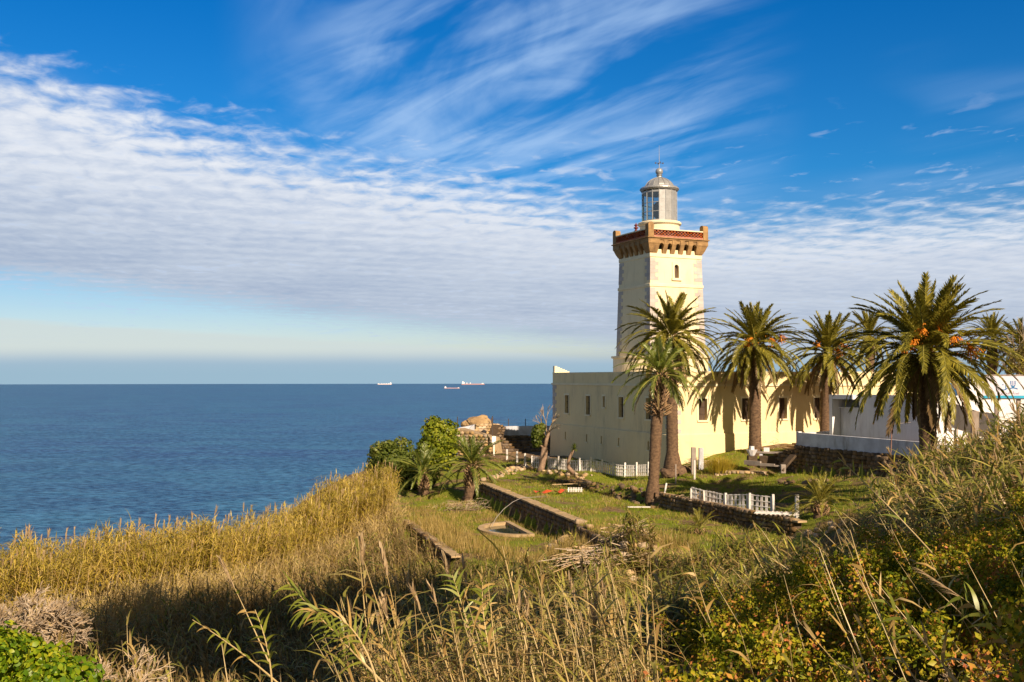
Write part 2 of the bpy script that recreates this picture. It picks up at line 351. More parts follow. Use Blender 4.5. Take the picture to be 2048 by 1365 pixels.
class MB:
    def __init__(s): s.v = []; s.f = []; s.sm = False
    def quad(s, a, b, c, d): n = len(s.v); s.v += [tuple(a), tuple(b), tuple(c), tuple(d)]; s.f.append((n, n + 1, n + 2, n + 3)); return s
    def box(s, x0, y0, z0, x1, y1, z1, M=None, taper=None):
        n = len(s.v); P = [(x0, y0, z0), (x1, y0, z0), (x1, y1, z0), (x0, y1, z0), (x0, y0, z1), (x1, y0, z1), (x1, y1, z1), (x0, y1, z1)]
        if M is not None: P = [tuple(M @ Vector(p)) for p in P]
        s.v += P
        s.f += [tuple(n + i for i in f) for f in ((0, 3, 2, 1), (4, 5, 6, 7), (0, 1, 5, 4), (1, 2, 6, 5), (2, 3, 7, 6), (3, 0, 4, 7))]; return s
    def prism(s, pts, lo, hi, axis='z', M=None):
        """extrude a closed 2D outline; axis z: (x,y)->z, axis y: (x,z)->y, axis x: (y,z)->x"""
        n = len(s.v); k = len(pts)
        def q(p, h):
            v = {'z': (p[0], p[1], h), 'y': (p[0], h, p[1]), 'x': (h, p[0], p[1])}[axis]
            return tuple(M @ Vector(v)) if M is not None else v
        s.v += [q(p, lo) for p in pts] + [q(p, hi) for p in pts]
        s.f.append(tuple(n + i for i in range(k))[::-1]); s.f.append(tuple(n + k + i for i in range(k)))
        for i in range(k): j = (i + 1) % k; s.f.append((n + i, n + j, n + k + j, n + k + i))
        return s
    def lathe(s, prof, seg=24, c=(0, 0, 0), cap=True, a0=0.0):
        n = len(s.v); k = len(prof)
        for i in range(seg):
            a = a0 + 2 * PI * i / seg
            for r, z in prof: s.v.append((c[0] + r * math.cos(a), c[1] + r * math.sin(a), c[2] + z))
        for i in range(seg):
            j = (i + 1) % seg
            for q in range(k - 1): s.f.append((n + i * k + q, n + j * k + q, n + j * k + q + 1, n + i * k + q + 1))
        if cap:
            s.f.append(tuple(n + i * k for i in range(seg))[::-1]); s.f.append(tuple(n + i * k + k - 1 for i in range(seg)))
        return s
    def tube(s, pts, rad, seg=6, cap=True):
        pts = [Vector(p) for p in pts]; n = len(s.v)
        if not hasattr(rad, '__len__'): rad = [rad] * len(pts)
        prev = None
        for i, p in enumerate(pts):
            d = (pts[min(i + 1, len(pts) - 1)] - pts[max(i - 1, 0)]).normalized()
            ref = prev if prev is not None else (Vector((0, 0, 1)) if abs(d.z) < .9 else Vector((1, 0, 0)))
            a = (ref - d * ref.dot(d)).normalized(); b = d.cross(a); prev = a
            for q in range(seg):
                t = 2 * PI * q / seg; s.v.append(tuple(p + (a * math.cos(t) + b * math.sin(t)) * rad[i]))
        for i in range(len(pts) - 1):
            for q in range(seg):
                j = (q + 1) % seg; s.f.append((n + i * seg + q, n + i * seg + j, n + (i + 1) * seg + j, n + (i + 1) * seg + q))
        if cap:
            s.f.append(tuple(n + q for q in range(seg))[::-1]); s.f.append(tuple(n + (len(pts) - 1) * seg + q for q in range(seg)))
        return s
    def mesh(s, name, mat, smooth=False):
        me = bpy.data.meshes.new(name); me.from_pydata(s.v, [], s.f)
        for m in (mat if isinstance(mat, (list, tuple)) else [mat]): me.materials.append(m)
        if smooth: me.polygons.foreach_set('use_smooth', [True] * len(me.polygons))
        me.update(); return me
    def build(s, name, mat, parent=None, smooth=False, **kw): return link(name, s.mesh(name, mat, smooth), parent, **kw)
def bevel(o, wd=.02, seg=1):
    b = o.modifiers.new('bevel', 'BEVEL'); b.width = wd; b.segments = seg; b.limit_method = 'ANGLE'; return o

# ------------------------------------------------------------------ terrain
CP = np.array([
 (0,0,-1.75),(-4,3,-2.3),(4,3,-2.6),(-4,8,-3.0),(0,8,-4.4),(5,8,-3.7),(10,8,-2.8),(-10,8,-4.2),(-18,8,-6),
 (-10,15,-6.2),(-5,15,-6.6),(0,15,-6.9),(5,15,-5.0),(10,15,-4.1),(16,15,-2.5),
 (-16,25,-8),(-7,25,-8.4),(0,25,-8.8),(7,25,-6.4),(13,25,-5.4),(20,25,-2.7),
 (-18,36,-9.1),(-10,36,-9.4),(0,36,-9.8),(7,36,-8.9),(12,38,-7.9),(16,38,-5.9),(20,36,-3.6),(28,36,-1.3),
 (-15,42,-9.3),(-8,48,-10.2),(0,43,-9.9),(8,43,-8.9),(13,45,-7.7),(18,46,-6.4),(24,46,-5.0),(32,46,-3.2),
 (-9,56,-10),(-9,62,-9.2),(-11,66,-9.2),(-9,72,-9.0),
 (9,69,-7.3),(14,60,-7.2),(16,52,-7.15),(20,55,-6.3),(21,50,-5.7),(5.5,79,-7.45),(3.3,86,-7.35),(10.2,76.3,-7.6),(0,85,-7.5),(3,95,-7.3),(-6,85,-7.9),(-8,78,-8.8),
 (12,73.5,-6.6),(9.5,73,-7.5),(15,75,-5.9),(19,75.5,-5.4),(24,78,-5.1),(19,70,-6.4),(18.5,66,-6.6),(22,60,-6.0),(14,68,-6.9),(17,72,-6.1),
 (30,60,-4.4),(42,60,-4),(40,90,-5),(20,105,-6),(10,112,-7),(-5,100,-7.7),(-4,106,-8),
 (0,-10,-1.4),(15,-10,1.0),(30,-20,5),(-20,-20,-2),(40,10,1),(60,40,0),(60,100,-4),(-40,-30,-6),(50,-50,9),(-25,20,-9),(100,50,2),(100,120,-5),(100,-60,10)], dtype=float)
def tps_fit(C):
    n = len(C); D = np.hypot(C[:, None, 0] - C[None, :, 0], C[:, None, 1] - C[None, :, 1])
    K = np.where(D > 0, D * D * np.log(D + 1e-9), 0) + np.eye(n) * 2.0
    Pm = np.c_[np.ones(n), C[:, :2]]; A = np.zeros((n + 3, n + 3)); A[:n, :n] = K; A[:n, n:] = Pm; A[n:, :n] = Pm.T
    return np.linalg.solve(A, np.r_[C[:, 2], 0, 0, 0])
TW = tps_fit(CP)
def seg_dist(X, Y, a, b):
    ax, ay = a; bx, by = b; dx, dy = bx - ax, by - ay; t = np.clip(((X - ax) * dx + (Y - ay) * dy) / (dx * dx + dy * dy), 0, 1)
    return np.hypot(X - ax - t * dx, Y - ay - t * dy)
def inside(X, Y, poly):
    r = np.zeros(X.shape, bool); n = len(poly)
    for i in range(n):
        (x1, y1), (x2, y2) = poly[i], poly[(i + 1) % n]
        c = ((y1 > Y) != (y2 > Y)) & (X < (x2 - x1) * (Y - y1) / ((y2 - y1) if y2 != y1 else 1e-9) + x1); r ^= c
    return r
def sdist(X, Y, poly):
    d = np.full(X.shape, 1e9); n = len(poly)
    for i in range(n): d = np.minimum(d, seg_dist(X, Y, poly[i], poly[(i + 1) % n]))
    return np.where(inside(X, Y, poly), d, -d)
def sstep(x, a, b): t = np.clip((x - a) / (b - a), 0, 1); return t * t * (3 - 2 * t)
MID = [(-2.3, 72), (-1, 78), (3, 76), (5.7, 73), (7.9, 67), (9.1, 61.8), (14.1, 50.3), (13.2, 47.0), (9, 45.0), (5.2, 44.6), (4.85, 45.4), (3.35, 52.0), (3.22, 52.9)]
LOW = [(-6.75, 62.2), (-3.13, 50.2), (-.5, 46.5), (4.8, 45.0), (3.2, 51.8), (3.1, 52.8), (-2.42, 71.8), (-5.5, 76), (-7.2, 70)]
PLAT = [(19.35, 68.0), (26.5, 50.8), (60, 64), (44, 92), (27, 84.5), (25.0, 73.0)]
COAST = [(-140, -60), (-60, -5), (-32, 24), (-26, 34), (-22, 41), (-18.6, 47), (-16.4, 53), (-13.6, 63), (-12.5, 70), (-13.5, 80), (-12, 95), (-6, 108), (10, 118), (60, 125), (300, 150), (300, -200), (-140, -200)]
POOL = Vector((.27, 58.8, -8.9)); PRZ = R(15.6)
def height(X, Y):
    X = np.asarray(X, float); Y = np.asarray(Y, float); sh = X.shape; x = X.ravel(); y = Y.ravel()
    h = np.empty(len(x))
    for i in range(0, len(x), 20000):
        a, b = x[i:i + 20000], y[i:i + 20000]
        D = np.hypot(a[:, None] - CP[None, :, 0], b[:, None] - CP[None, :, 1])
        h[i:i + 20000] = (D * D * np.log(D + 1e-9)) @ TW[:len(CP)] + TW[-3] + TW[-2] * a + TW[-1] * b
    far = np.maximum(np.abs(x) - 110, 0) + np.maximum(-60 - y, 0) + np.maximum(y - 125, 0)
    h = np.clip(h, -14, 14)
    h += .10 * np.sin(x * 1.3 + .6 * y) * np.sin(y * .9 - x * .4) + .05 * np.sin(3.1 * x + 1) * np.sin(2.7 * y)
    flat = sstep(sdist(x, y, MID), -.15, .15); h = h * (1 - flat) + (-7.6 - .055 * np.clip(((x - 3.22) * .96 + (y - 52.9) * .277), 0, 9)) * flat
    flat = sstep(sdist(x, y, LOW), -.15, .15); h = h * (1 - flat) + (-8.9 + .5 * sstep(x, 1.3, 3.6) - .03 * np.sin(x * 2) * np.sin(y * 1.7)) * flat
    flat = sstep(sdist(x, y, PLAT), -.1, .2); h = h * (1 - flat) + (-4.45) * flat
    # under the pool
    lx = (x - POOL.x) * math.cos(PRZ) + (y - POOL.y) * math.sin(PRZ); ly = -(x - POOL.x) * math.sin(PRZ) + (y - POOL.y) * math.cos(PRZ)
    h = np.where((np.hypot(lx / 2.1, ly / 2.5) < 1) & (lx < -.1), h - .5, h)
    d = -sdist(x, y, COAST)
    drop = np.where(d > 0, .18 * d + 1.0 * np.maximum(d - 3.5, 0) , 0)
    h = np.maximum(h - drop, -106)
    return h.reshape(sh)
def hz1(x, y): return float(height(np.array([x]), np.array([y]))[0])
def axis(lo, hi, f0, f1, fine):
    a = list(np.arange(f0, f1, fine)); st = fine; v = f1
    while v < hi: a.append(v); st *= 1.22; v += st
    a.append(hi); st = fine; v = f0 - fine
    while v > lo: a.insert(0, v); st *= 1.22; v -= st
    a.insert(0, lo); return np.array(a)
gx, gy = axis(-139, 299, -24, 30, .33), axis(-199, 149, 4, 98, .33)
GX, GY = np.meshgrid(gx, gy); GZ = height(GX, GY)
nx, ny = len(gx), len(gy)
idx = np.arange(nx * ny).reshape(ny, nx)
FQ = np.stack([idx[:-1, :-1], idx[:-1, 1:], idx[1:, 1:], idx[1:, :-1]], -1).reshape(-1, 4)
me = mesh_np('ground', np.stack([GX, GY, GZ], -1).reshape(-1, 3), FQ, M_ground, smooth=True)
lawn_poly = [(-9, 66), (-3.3, 50), (0, 46.5), (10, 45.5), (16, 47.5), (20, 52), (22, 62), (24, 78), (14, 78), (4, 90), (-5, 88), (-9, 76)]
lw = sstep(sdist(GX, GY, lawn_poly), -1.5, 1.0).ravel()
at_ = me.attributes.new('lawn', 'FLOAT', 'POINT'); at_.data.foreach_set('value', lw.astype(np.float32))
g = link('ground', me); tag(g, kind='structure')

# sea: a disc that ends where the horizon lies for an eye 100 m above it
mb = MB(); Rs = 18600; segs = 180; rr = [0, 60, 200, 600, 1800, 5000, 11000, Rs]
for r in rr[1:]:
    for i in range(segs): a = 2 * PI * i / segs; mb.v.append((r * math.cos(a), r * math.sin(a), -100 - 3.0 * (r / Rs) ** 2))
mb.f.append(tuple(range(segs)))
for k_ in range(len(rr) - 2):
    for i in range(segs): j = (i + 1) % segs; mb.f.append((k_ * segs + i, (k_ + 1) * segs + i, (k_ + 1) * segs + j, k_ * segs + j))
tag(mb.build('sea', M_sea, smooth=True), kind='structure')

# ------------------------------------------------------------------ walls with openings
def wall_holes(mb, fr, a0, a1, z0, z1, holes, depth):
    """fr(a,out,z)->point. grid of quads with openings and reveals"""
    xs = sorted({a0, a1, *[h[0] for h in holes], *[h[1] for h in holes]}); zs = sorted({z0, z1, *[h[2] for h in holes], *[h[3] for h in holes]})
    for i in range(len(xs) - 1):
        for j in range(len(zs) - 1):
            cx, cz = (xs[i] + xs[i + 1]) / 2, (zs[j] + zs[j + 1]) / 2
            if any(h[0] < cx < h[1] and h[2] < cz < h[3] for h in holes): continue
            mb.quad(fr(xs[i], 0, zs[j]), fr(xs[i + 1], 0, zs[j]), fr(xs[i + 1], 0, zs[j + 1]), fr(xs[i], 0, zs[j + 1]))
    for h in holes:
        x0, x1, b, t = h[:4]; d = -depth
        mb.quad(fr(x0, 0, b), fr(x0, d, b), fr(x0, d, t), fr(x0, 0, t)); mb.quad(fr(x1, 0, t), fr(x1, d, t), fr(x1, d, b), fr(x1, 0, b))
        mb.quad(fr(x0, 0, b), fr(x1, 0, b), fr(x1, d, b), fr(x0, d, b)); mb.quad(fr(x0, d, t), fr(x1, d, t), fr(x1, 0, t), fr(x0, 0, t))
BASE = -8.0
def fbox(mb, fr, a0, a1, o0, o1, z0, z1):
    """box in wall coordinates"""
    P = [fr(a0, o0, z0), fr(a1, o0, z0), fr(a1, o1, z0), fr(a0, o1, z0), fr(a0, o0, z1), fr(a1, o0, z1), fr(a1, o1, z1), fr(a0, o1, z1)]
    n = len(mb.v); mb.v += [tuple(p) for p in P]
    mb.f += [tuple(n + i for i in f) for f in ((0, 3, 2, 1), (4, 5, 6, 7), (0, 1, 5, 4), (1, 2, 6, 5), (2, 3, 7, 6), (3, 0, 4, 7))]

# ------------------------------------------------------------------ the keeper's building
CX, CY = 11.98, 75.0; PHI = R(22.5)
BW, BL = 24.0, 21.2
bld = thing('fort_building', 'low cream fortified building with small barred windows at the foot of the lighthouse', 'building', (CX, CY, BASE), PHI)
Z = lambda z: z - BASE
frR = lambda a, o, z: (a, -o, Z(z))                 # wall facing the camera (lit)
frL = lambda a, o, z: (-o, a, Z(z))                 # left wall (shade); a runs away from the corner
frB = lambda a, o, z: (a, BL + o, Z(z)); frE = lambda a, o, z: (BW + o, a, Z(z))
TOP, COR, STR = .45, -.62, -4.29
winR = [(t - .38, t + .38, -3.2, -1.56) for t in (2.78, 6.73, 10.24, 13.69, 17.3, 20.9)]
winL = [(3.35 - .40, 3.35 + .40, -3.22, -1.56), (7.79 - .40, 7.79 + .40, -3.22, -1.56), (10.8 - .2, 10.8 + .2, -2.47, -1.54), (13.8 - .4, 13.8 + .4, -3.2, -1.56), (18.1 - .4, 18.1 + .4, -3.2, -1.56)]
slits = [(s - .11, s + .11, -5.58, -4.92) for s in (3.15, 7.95, 11.0, 13.8, 18.1)]
for fr, L_, wins, sl, nm in ((frR, BW, winR, [], 1), (frL, BL, winL, slits, 1), (frB, BW, [], [], 0), (frE, BL, [], [], 0)):
    mb = MB(); wall_holes(mb, fr, 0, L_, STR, TOP, wins, .32)
    fr2 = (lambda f: (lambda a, o, z: f(a, o + .14 + max(0, (STR - z)) * .03, z)))(fr)
    wall_holes(mb, fr2, -.14, L_ + .14, -8.0, STR, sl, .30)
    mb.quad(fr(-.14, .14, STR), fr(L_ + .14, .14, STR), fr(L_, 0, STR + .10), fr(0, 0, STR + .10))     # sloping offset
    mb.build('wall', M_cream, bld)
    if nm:
        c = MB(); fbox(c, fr, -.10, L_ + .1, .003, .11, COR, COR + .17); c.build('cornice', M_creamtrim, bld)
    for h in wins:
        p = MB(); fbox(p, fr, h[0] - .1, h[1] + .1, -.33, -.29, h[2], h[3])
        o = p.build('window', M_shutter, bld)
        q_ = MB()
        for i in range(1, 4):
            xx = h[0] + (h[1] - h[0]) * i / 4; fbox(q_, fr, xx - .012, xx + .012, -.20, -.17, h[2], h[3])
        for zz in (h[2] + .5, h[2] + 1.05):
            if zz < h[3] - .2: fbox(q_, fr, h[0], h[1], -.165, -.15, zz - .012, zz + .012)
        q_.build('window_bars', M_iron, o)
        s_ = MB(); fbox(s_, fr, h[0] - .12, h[1] + .12, -.05, .10, h[2] - .13, h[2] + .003); s_.build('sill', M_creamtrim, o)
        f_ = MB()
        fbox(f_, fr, h[0] - .16, h[0] - .002, .002, .035, h[2], h[3]); fbox(f_, fr, h[1] + .002, h[1] + .16, .002, .035, h[2], h[3]); fbox(f_, fr, h[0] - .16, h[1] + .16, .002, .035, h[3] + .002, h[3] + .16)
        f_.build('frame', M_creamtrim, o)
    for h in sl:
        p = MB(); fbox(p, fr, h[0] - .05, h[1] + .05, -.14, -.12, h[2], h[3]); o = p.build('slit_window', M_dark, bld)
        s_ = MB(); fbox(s_, fr, h[0] - .12, h[1] + .12, .15, .24, h[2] - .10, h[2]); s_.build('sill', M_creamtrim, o)
# parapet inner face, coping and roof
p = MB()
for (x0, y0, x1, y1) in ((0, 0, BW, .42), (0, BL - .42, BW, BL), (0, .42, .42, BL - .42), (BW - .42, .42, BW, BL - .42)):
    p.box(x0 - .03, y0 - .03, Z(TOP), x1 + .03 if x1 == BW else x1 + .03, y1 + .03, Z(TOP) + .07)
p2 = MB()
p2.box(-.03, -.03, Z(TOP) + .001, BW + .03, .45, Z(TOP) + .08); p2.box(-.03, BL - .45, Z(TOP) + .001, BW + .03, BL + .03, Z(TOP) + .08)
p2.box(-.03, .452, Z(TOP) + .001, .45, BL - .452, Z(TOP) + .08); p2.box(BW - .45, .452, Z(TOP) + .001, BW + .03, BL - .452, Z(TOP) + .08)
p2.build('coping', M_creamtrim, bld)
MB().box(.02, .02, Z(-.5), BW - .02, BL - .02, Z(-.1)).build('roof', M_roof, bld)
p = MB()
p.quad((.42, .42, Z(-.1)), (BW - .42, .42, Z(-.1)), (BW - .42, .42, Z(TOP)), (.42, .42, Z(TOP))); p.quad((.42, BL - .42, Z(-.1)), (BW - .42, BL - .42, Z(-.1)), (BW - .42, BL - .42, Z(TOP)), (.42, BL - .42, Z(TOP)))
p.quad((.42, .42, Z(-.1)), (.42, BL - .42, Z(-.1)), (.42, BL - .42, Z(TOP)), (.42, .42, Z(TOP))); p.build('parapet_lining', M_cream, bld)
# quoins on the building corners: blocks a few cm proud, alternately long and short
for (cx, cy, sx, sy) in ((0, 0, 1, 1), (0, BL, 1, -1)):
    zc_ = STR + .1; i = 0
    while zc_ < COR - .3:
        lx, ly = ((.85, .5), (.5, .85))[i % 2]
        m_ = MB(); pr = .018; x0, x1 = sorted((cx - sx * pr, cx + sx * lx)); y0, y1 = sorted((cy - sy * pr, cy + sy * ly))
        m_.box(x0, y0, Z(zc_) + .008, x1, y1, Z(zc_ + .345)); m_.build('quoin', M_quoin, bld); zc_ += .355; i += 1
# stepped gable ornament on the far corner
for i in range(6):
    MB().box(.02 + i * .26, BL - .40, Z(TOP) + .082, .02 + (i + 1) * .26 - .004, BL - .02, Z(TOP) + .082 + .62 - i * .10).build('stepped_merlon', M_creamtrim, bld)

# ------------------------------------------------------------------ the lighthouse
TX, TY = 12.93, 86.8; TPH = R(24)
TB = -.15
lh = thing('lighthouse', 'tall square cream lighthouse tower with grey quoins and a round grey lantern', 'lighthouse', (TX, TY, TB), TPH)
T = lambda z: z - TB
def half(z): return 2.78 - (z - 1.9) * (.22 / 8.4)
# round drum at the foot
dr = MB(); dr.lathe([(4.1, 0), (4.1, T(1.72)), (4.26, T(1.74)), (4.26, T(1.9)), (3.85, T(1.9)), (3.85, 0)], 72, cap=False); dr.build('round_base', M_tower, lh, smooth=False)
sides = [lambda a, o, z, s=s: None for s in range(4)]
def mkside(rot):
    c, s = math.cos(rot), math.sin(rot)
    def f(a, o, z):
        X_, Y_ = a * half(z), -(half(z) + o); return (X_ * c - Y_ * s, X_ * s + Y_ * c, T(z))
    return f
SIDES = [mkside(i * PI / 2) for i in range(4)]   # 0 faces the camera side (lit), 3 = left (shade)
for i, fr in enumerate(SIDES):
    mb = MB(); hs_ = [(-.085, .085, 8.50, 9.66)] if i == 0 else []
    wall_holes(mb, fr, -1, 1, 0.0, 10.9, hs_, .28); mb.build('tower_wall', M_tower, lh)
def mside(rot):   # metres along the face rather than fractions
    c, s = math.cos(rot), math.sin(rot)
    def f(a, o, z, hh=None):
        h_ = half(z) if hh is None else hh
        X_, Y_ = a, -(h_ + o); return (X_ * c - Y_ * s, X_ * s + Y_ * c, T(z))
    return f
MS = [mside(i * PI / 2) for i in range(4)]
# arched window
wz0, wz1, ww = 8.50, 9.66, .22
o = MB(); fbox(o, MS[0], -.4, .4, -.27, -.24, wz0 - .1, wz1 + .1); win = o.build('window', M_shutter, lh)
arc = MB(); n_ = 10
pts = [(-.44, wz0 - .28), (.44, wz0 - .28), (.44, wz1 + .22), (-.44, wz1 + .22)]
def strip(mb, fr, inner, outer, o0, o1):
    for i in range(len(inner) - 1):
        a, b, c, d = inner[i], inner[i + 1], outer[i + 1], outer[i]
        P = [fr(p[0], o0, p[1]) for p in (a, b, c, d)] + [fr(p[0], o1, p[1]) for p in (a, b, c, d)]
        n = len(mb.v); mb.v += [tuple(p) for p in P]; mb.f += [tuple(n + i for i in f) for f in ((0, 3, 2, 1), (4, 5, 6, 7), (0, 1, 5, 4), (1, 2, 6, 5), (2, 3, 7, 6), (3, 0, 4, 7))]
inn = [(-ww, wz0)] + [(-ww * math.cos(PI * i / n_), wz1 - ww + ww * math.sin(PI * i / n_)) for i in range(n_ + 1)] + [(ww, wz0)]
out_ = []
for (a, b) in inn:
    out_.append((max(-.42, min(.42, a * 1.95)) if b > wz0 + .001 else (-.42 if a < 0 else .42), b if b < wz1 - ww + .02 else wz1 + .2))
out_[1] = (-.42, wz1 + .2); out_[-2] = (.42, wz1 + .2)
strip(arc, MS[0], inn, out_, .01, .06); arc.build('frame', M_creamtrim, win)
o = MB(); fbox(o, MS[0], -.5, .5, .005, .14, wz0 - .2, wz0 - .002); o.build('sill', M_creamtrim, win)
# quoins of the tower
for ci in range(4):
    rot = ci * PI / 2; c, s = math.cos(rot), math.sin(rot); zc_ = 1.95; i = 0
    while zc_ < 10.1:
        if not (7.55 < zc_ < 8.02):
            hh = half(zc_ + .15); lx, ly = ((.82, .52), (.52, .82))[(i + ci) % 2]; pr = .022
            m_ = MB().box(-hh - pr, -hh - pr, 0, -hh + lx, -hh + ly, .305); qo = m_.build('quoin', M_quoin, lh, rot=(0, 0, rot)); qo.location = (0, 0, T(zc_))
            i += 1
        zc_ += .316
# cream bands
for (z0, z1, pr) in ((7.72, 7.98, .07), (10.22, 10.55, .06)):
    b = MB(); h_ = half(z0) + pr; b.box(-h_, -h_, T(z0), h_, h_, T(z1)); bevel(b.build('band', M_creamtrim, lh), .025)
# corbel table
hc = half(10.55)
z0c, z1c, zl = 10.55, 11.32, 11.66; flare = .42
for k_ in range(4):
    rot = k_ * PI / 2
    def seg(a, o, z): return MS[k_](a, o, z, hc)
    w_tot = 2 * (hc); cw = .70; nich = 5; inner = w_tot - 2 * cw; cbw = .40; nw = (inner - 4 * cbw) / nich
    for i in range(4):
        a0 = -hc + cw + nw + i * (nw + cbw); a1 = a0 + cbw; m_ = MB()
        prof = [(.0, z0c), (.10, z0c), (.22, z0c + .3), (.36, z0c + .62), (flare, z1c), (flare, zl - .005), (.0, zl - .005)]
        n = len(m_.v); m_.v += [seg(a0, p[0], p[1]) for p in prof] + [seg(a1, p[0], p[1]) for p in prof]; kk = len(prof)
        m_.f.append(tuple(range(kk))[::-1]); m_.f.append(tuple(range(kk, 2 * kk)))
        for q_ in range(kk): j = (q_ + 1) % kk; m_.f.append((q_, j, kk + j, kk + q_))
        m_.build('corbel', M_brown, lh)
    for i in range(5):      # arched lintels over the niches
        a0 = -hc + cw + i * (nw + cbw) + .002; a1 = a0 + nw - .004; m_ = MB(); r_ = (a1 - a0) / 2; cx_ = (a0 + a1) / 2
        inn = [(cx_ - r_ * math.cos(PI * t / 8), z1c - .12 + .20 * math.sin(PI * t / 8)) for t in range(9)]
        strip(m_, seg, inn, [(a, zl - .005) for a, _ in inn], .02, flare - .06)
        m_.build('arched_lintel', M_brown, lh)
# flared corner blocks
for ci in range(4):
    rot = ci * PI / 2; m_ = MB(); prof = [(.02, z0c), (.12, z0c + .12), (.26, z0c + .4), (.38, z0c + .72), (flare + .02, z1c + .05), (flare + .02, zl - .003)]
    cw_ = [.62, .64, .66, .68, .70, .70]
    for (o_, z_), c_ in zip(prof, cw_):
        m_.v += [(-hc - o_, -hc - o_, T(z_)), (-hc + c_, -hc - o_, T(z_)), (-hc + c_, -hc + .1, T(z_)), (-hc + .1, -hc + c_, T(z_)), (-hc - o_, -hc + c_, T(z_))]
    for i in range(5):
        for j in range(5): n = i * 5; j2 = (j + 1) % 5; m_.f.append((n + j, n + j2, n + 5 + j2, n + 5 + j))
    m_.f.append((4, 3, 2, 1, 0)); m_.f.append((25, 26, 27, 28, 29))
    m_.build('corner_corbel', M_brown, lh, rot=(0, 0, rot))
e_ = hc + flare
m_ = MB(); m_.box(-e_ - .03, -e_ - .03, T(zl), e_ + .03, e_ + .03, T(11.78)); m_.box(-e_ - .13, -e_ - .13, T(11.781), e_ + .13, e_ + .13, T(11.87)); bevel(m_.build('cornice', M_brown, lh), .02)
# parapet
pz0, pz1 = 11.871, 12.50
mid = MB()
for k_ in range(4):
    rot = k_ * PI / 2
    fr = (lambda kk: (lambda a, o, z: MS[kk](a, o, z, e_)))(k_)
    b = MB(); fbox(b, fr, -e_ + .50, e_ - .50, -.30, 0, pz0, pz0 + .14); b.build('brick_course', M_brick, lh)
    b = MB(); fbox(b, fr, -e_ + .50, e_ - .50, -.34, .03, pz1, pz1 + .09); b.build('parapet_coping', M_creamtrim, lh)
    b = MB(); fbox(b, fr, -e_ + .50, e_ - .50, -.30, -.24, pz0 + .141, pz1 - .002); b.build('lattice_shade_backing', M_dark, lh)  # near-black sheet paints the shade seen through the lattice openings
# diagonal brick lattice, both camera sides as single bricks, the two hidden sides joined
lat_w = 2 * (e_ - .50); ncol = 15; dxl = lat_w / ncol; nrow = 2; dzl = (pz1 - pz0 - .145) / nrow
barL = math.hypot(dxl, dzl)
def bar_mesh(sgn):
    m_ = MB(); ang = math.atan2(dzl, dxl) * sgn; Mx = Matrix.Rotation(-ang, 4, 'Y')
    m_.box(-barL / 2, 0, -.018, barL / 2, .10, .018, M=Mx); return m_.mesh('lattice_brick', M_brick)
bars = {1: bar_mesh(1), -1: bar_mesh(-1)}
for k_ in range(4):
    rot = k_ * PI / 2; hid = MB()
    for r_ in range(nrow):
        for c_ in range(ncol):
            for sgn in (1, -1):
                a = -lat_w / 2 + (c_ + .5) * dxl; zz = pz0 + .143 + (r_ + .5) * dzl; yo = -e_ + .04 + (.012 if sgn > 0 else 0)
                Mx = Matrix.Rotation(rot, 4, 'Z') @ Matrix.Translation((a, yo, T(zz)))
                if k_ in (0, 3):
                    o = link('lattice_brick', bars[sgn], lh, loc=Mx.translation, rot=(0, 0, rot))
                else:
                    hid.box(-barL / 2, 0, -.032, barL / 2, .12, .032, M=Mx @ Matrix.Rotation(-math.atan2(dzl, dxl) * sgn, 4, 'Y'))
    if hid.v: hid.build('lattice', M_brick, lh, kind='stuff')
for ci in range(4):
    rot = ci * PI / 2; m_ = MB(); a = [(-e_ - .02, T(pz0)), (-e_ + .52, T(pz0)), (-e_ + .52, T(12.92))] + [(-e_ + .25 + .27 * math.cos(t * PI / 8), T(12.92) + .20 * math.sin(t * PI / 8)) for t in range(1, 8)] + [(-e_ - .02, T(12.92))]
    m_.prism(a, -e_ - .02, -e_ + .48, 'y'); m_.build('corner_pillar', M_brown, lh, rot=(0, 0, rot))
MB().box(-e_ + .3, -e_ + .3, T(11.6), e_ - .3, e_ - .3, T(11.9)).build('gallery_floor', M_roof, lh)
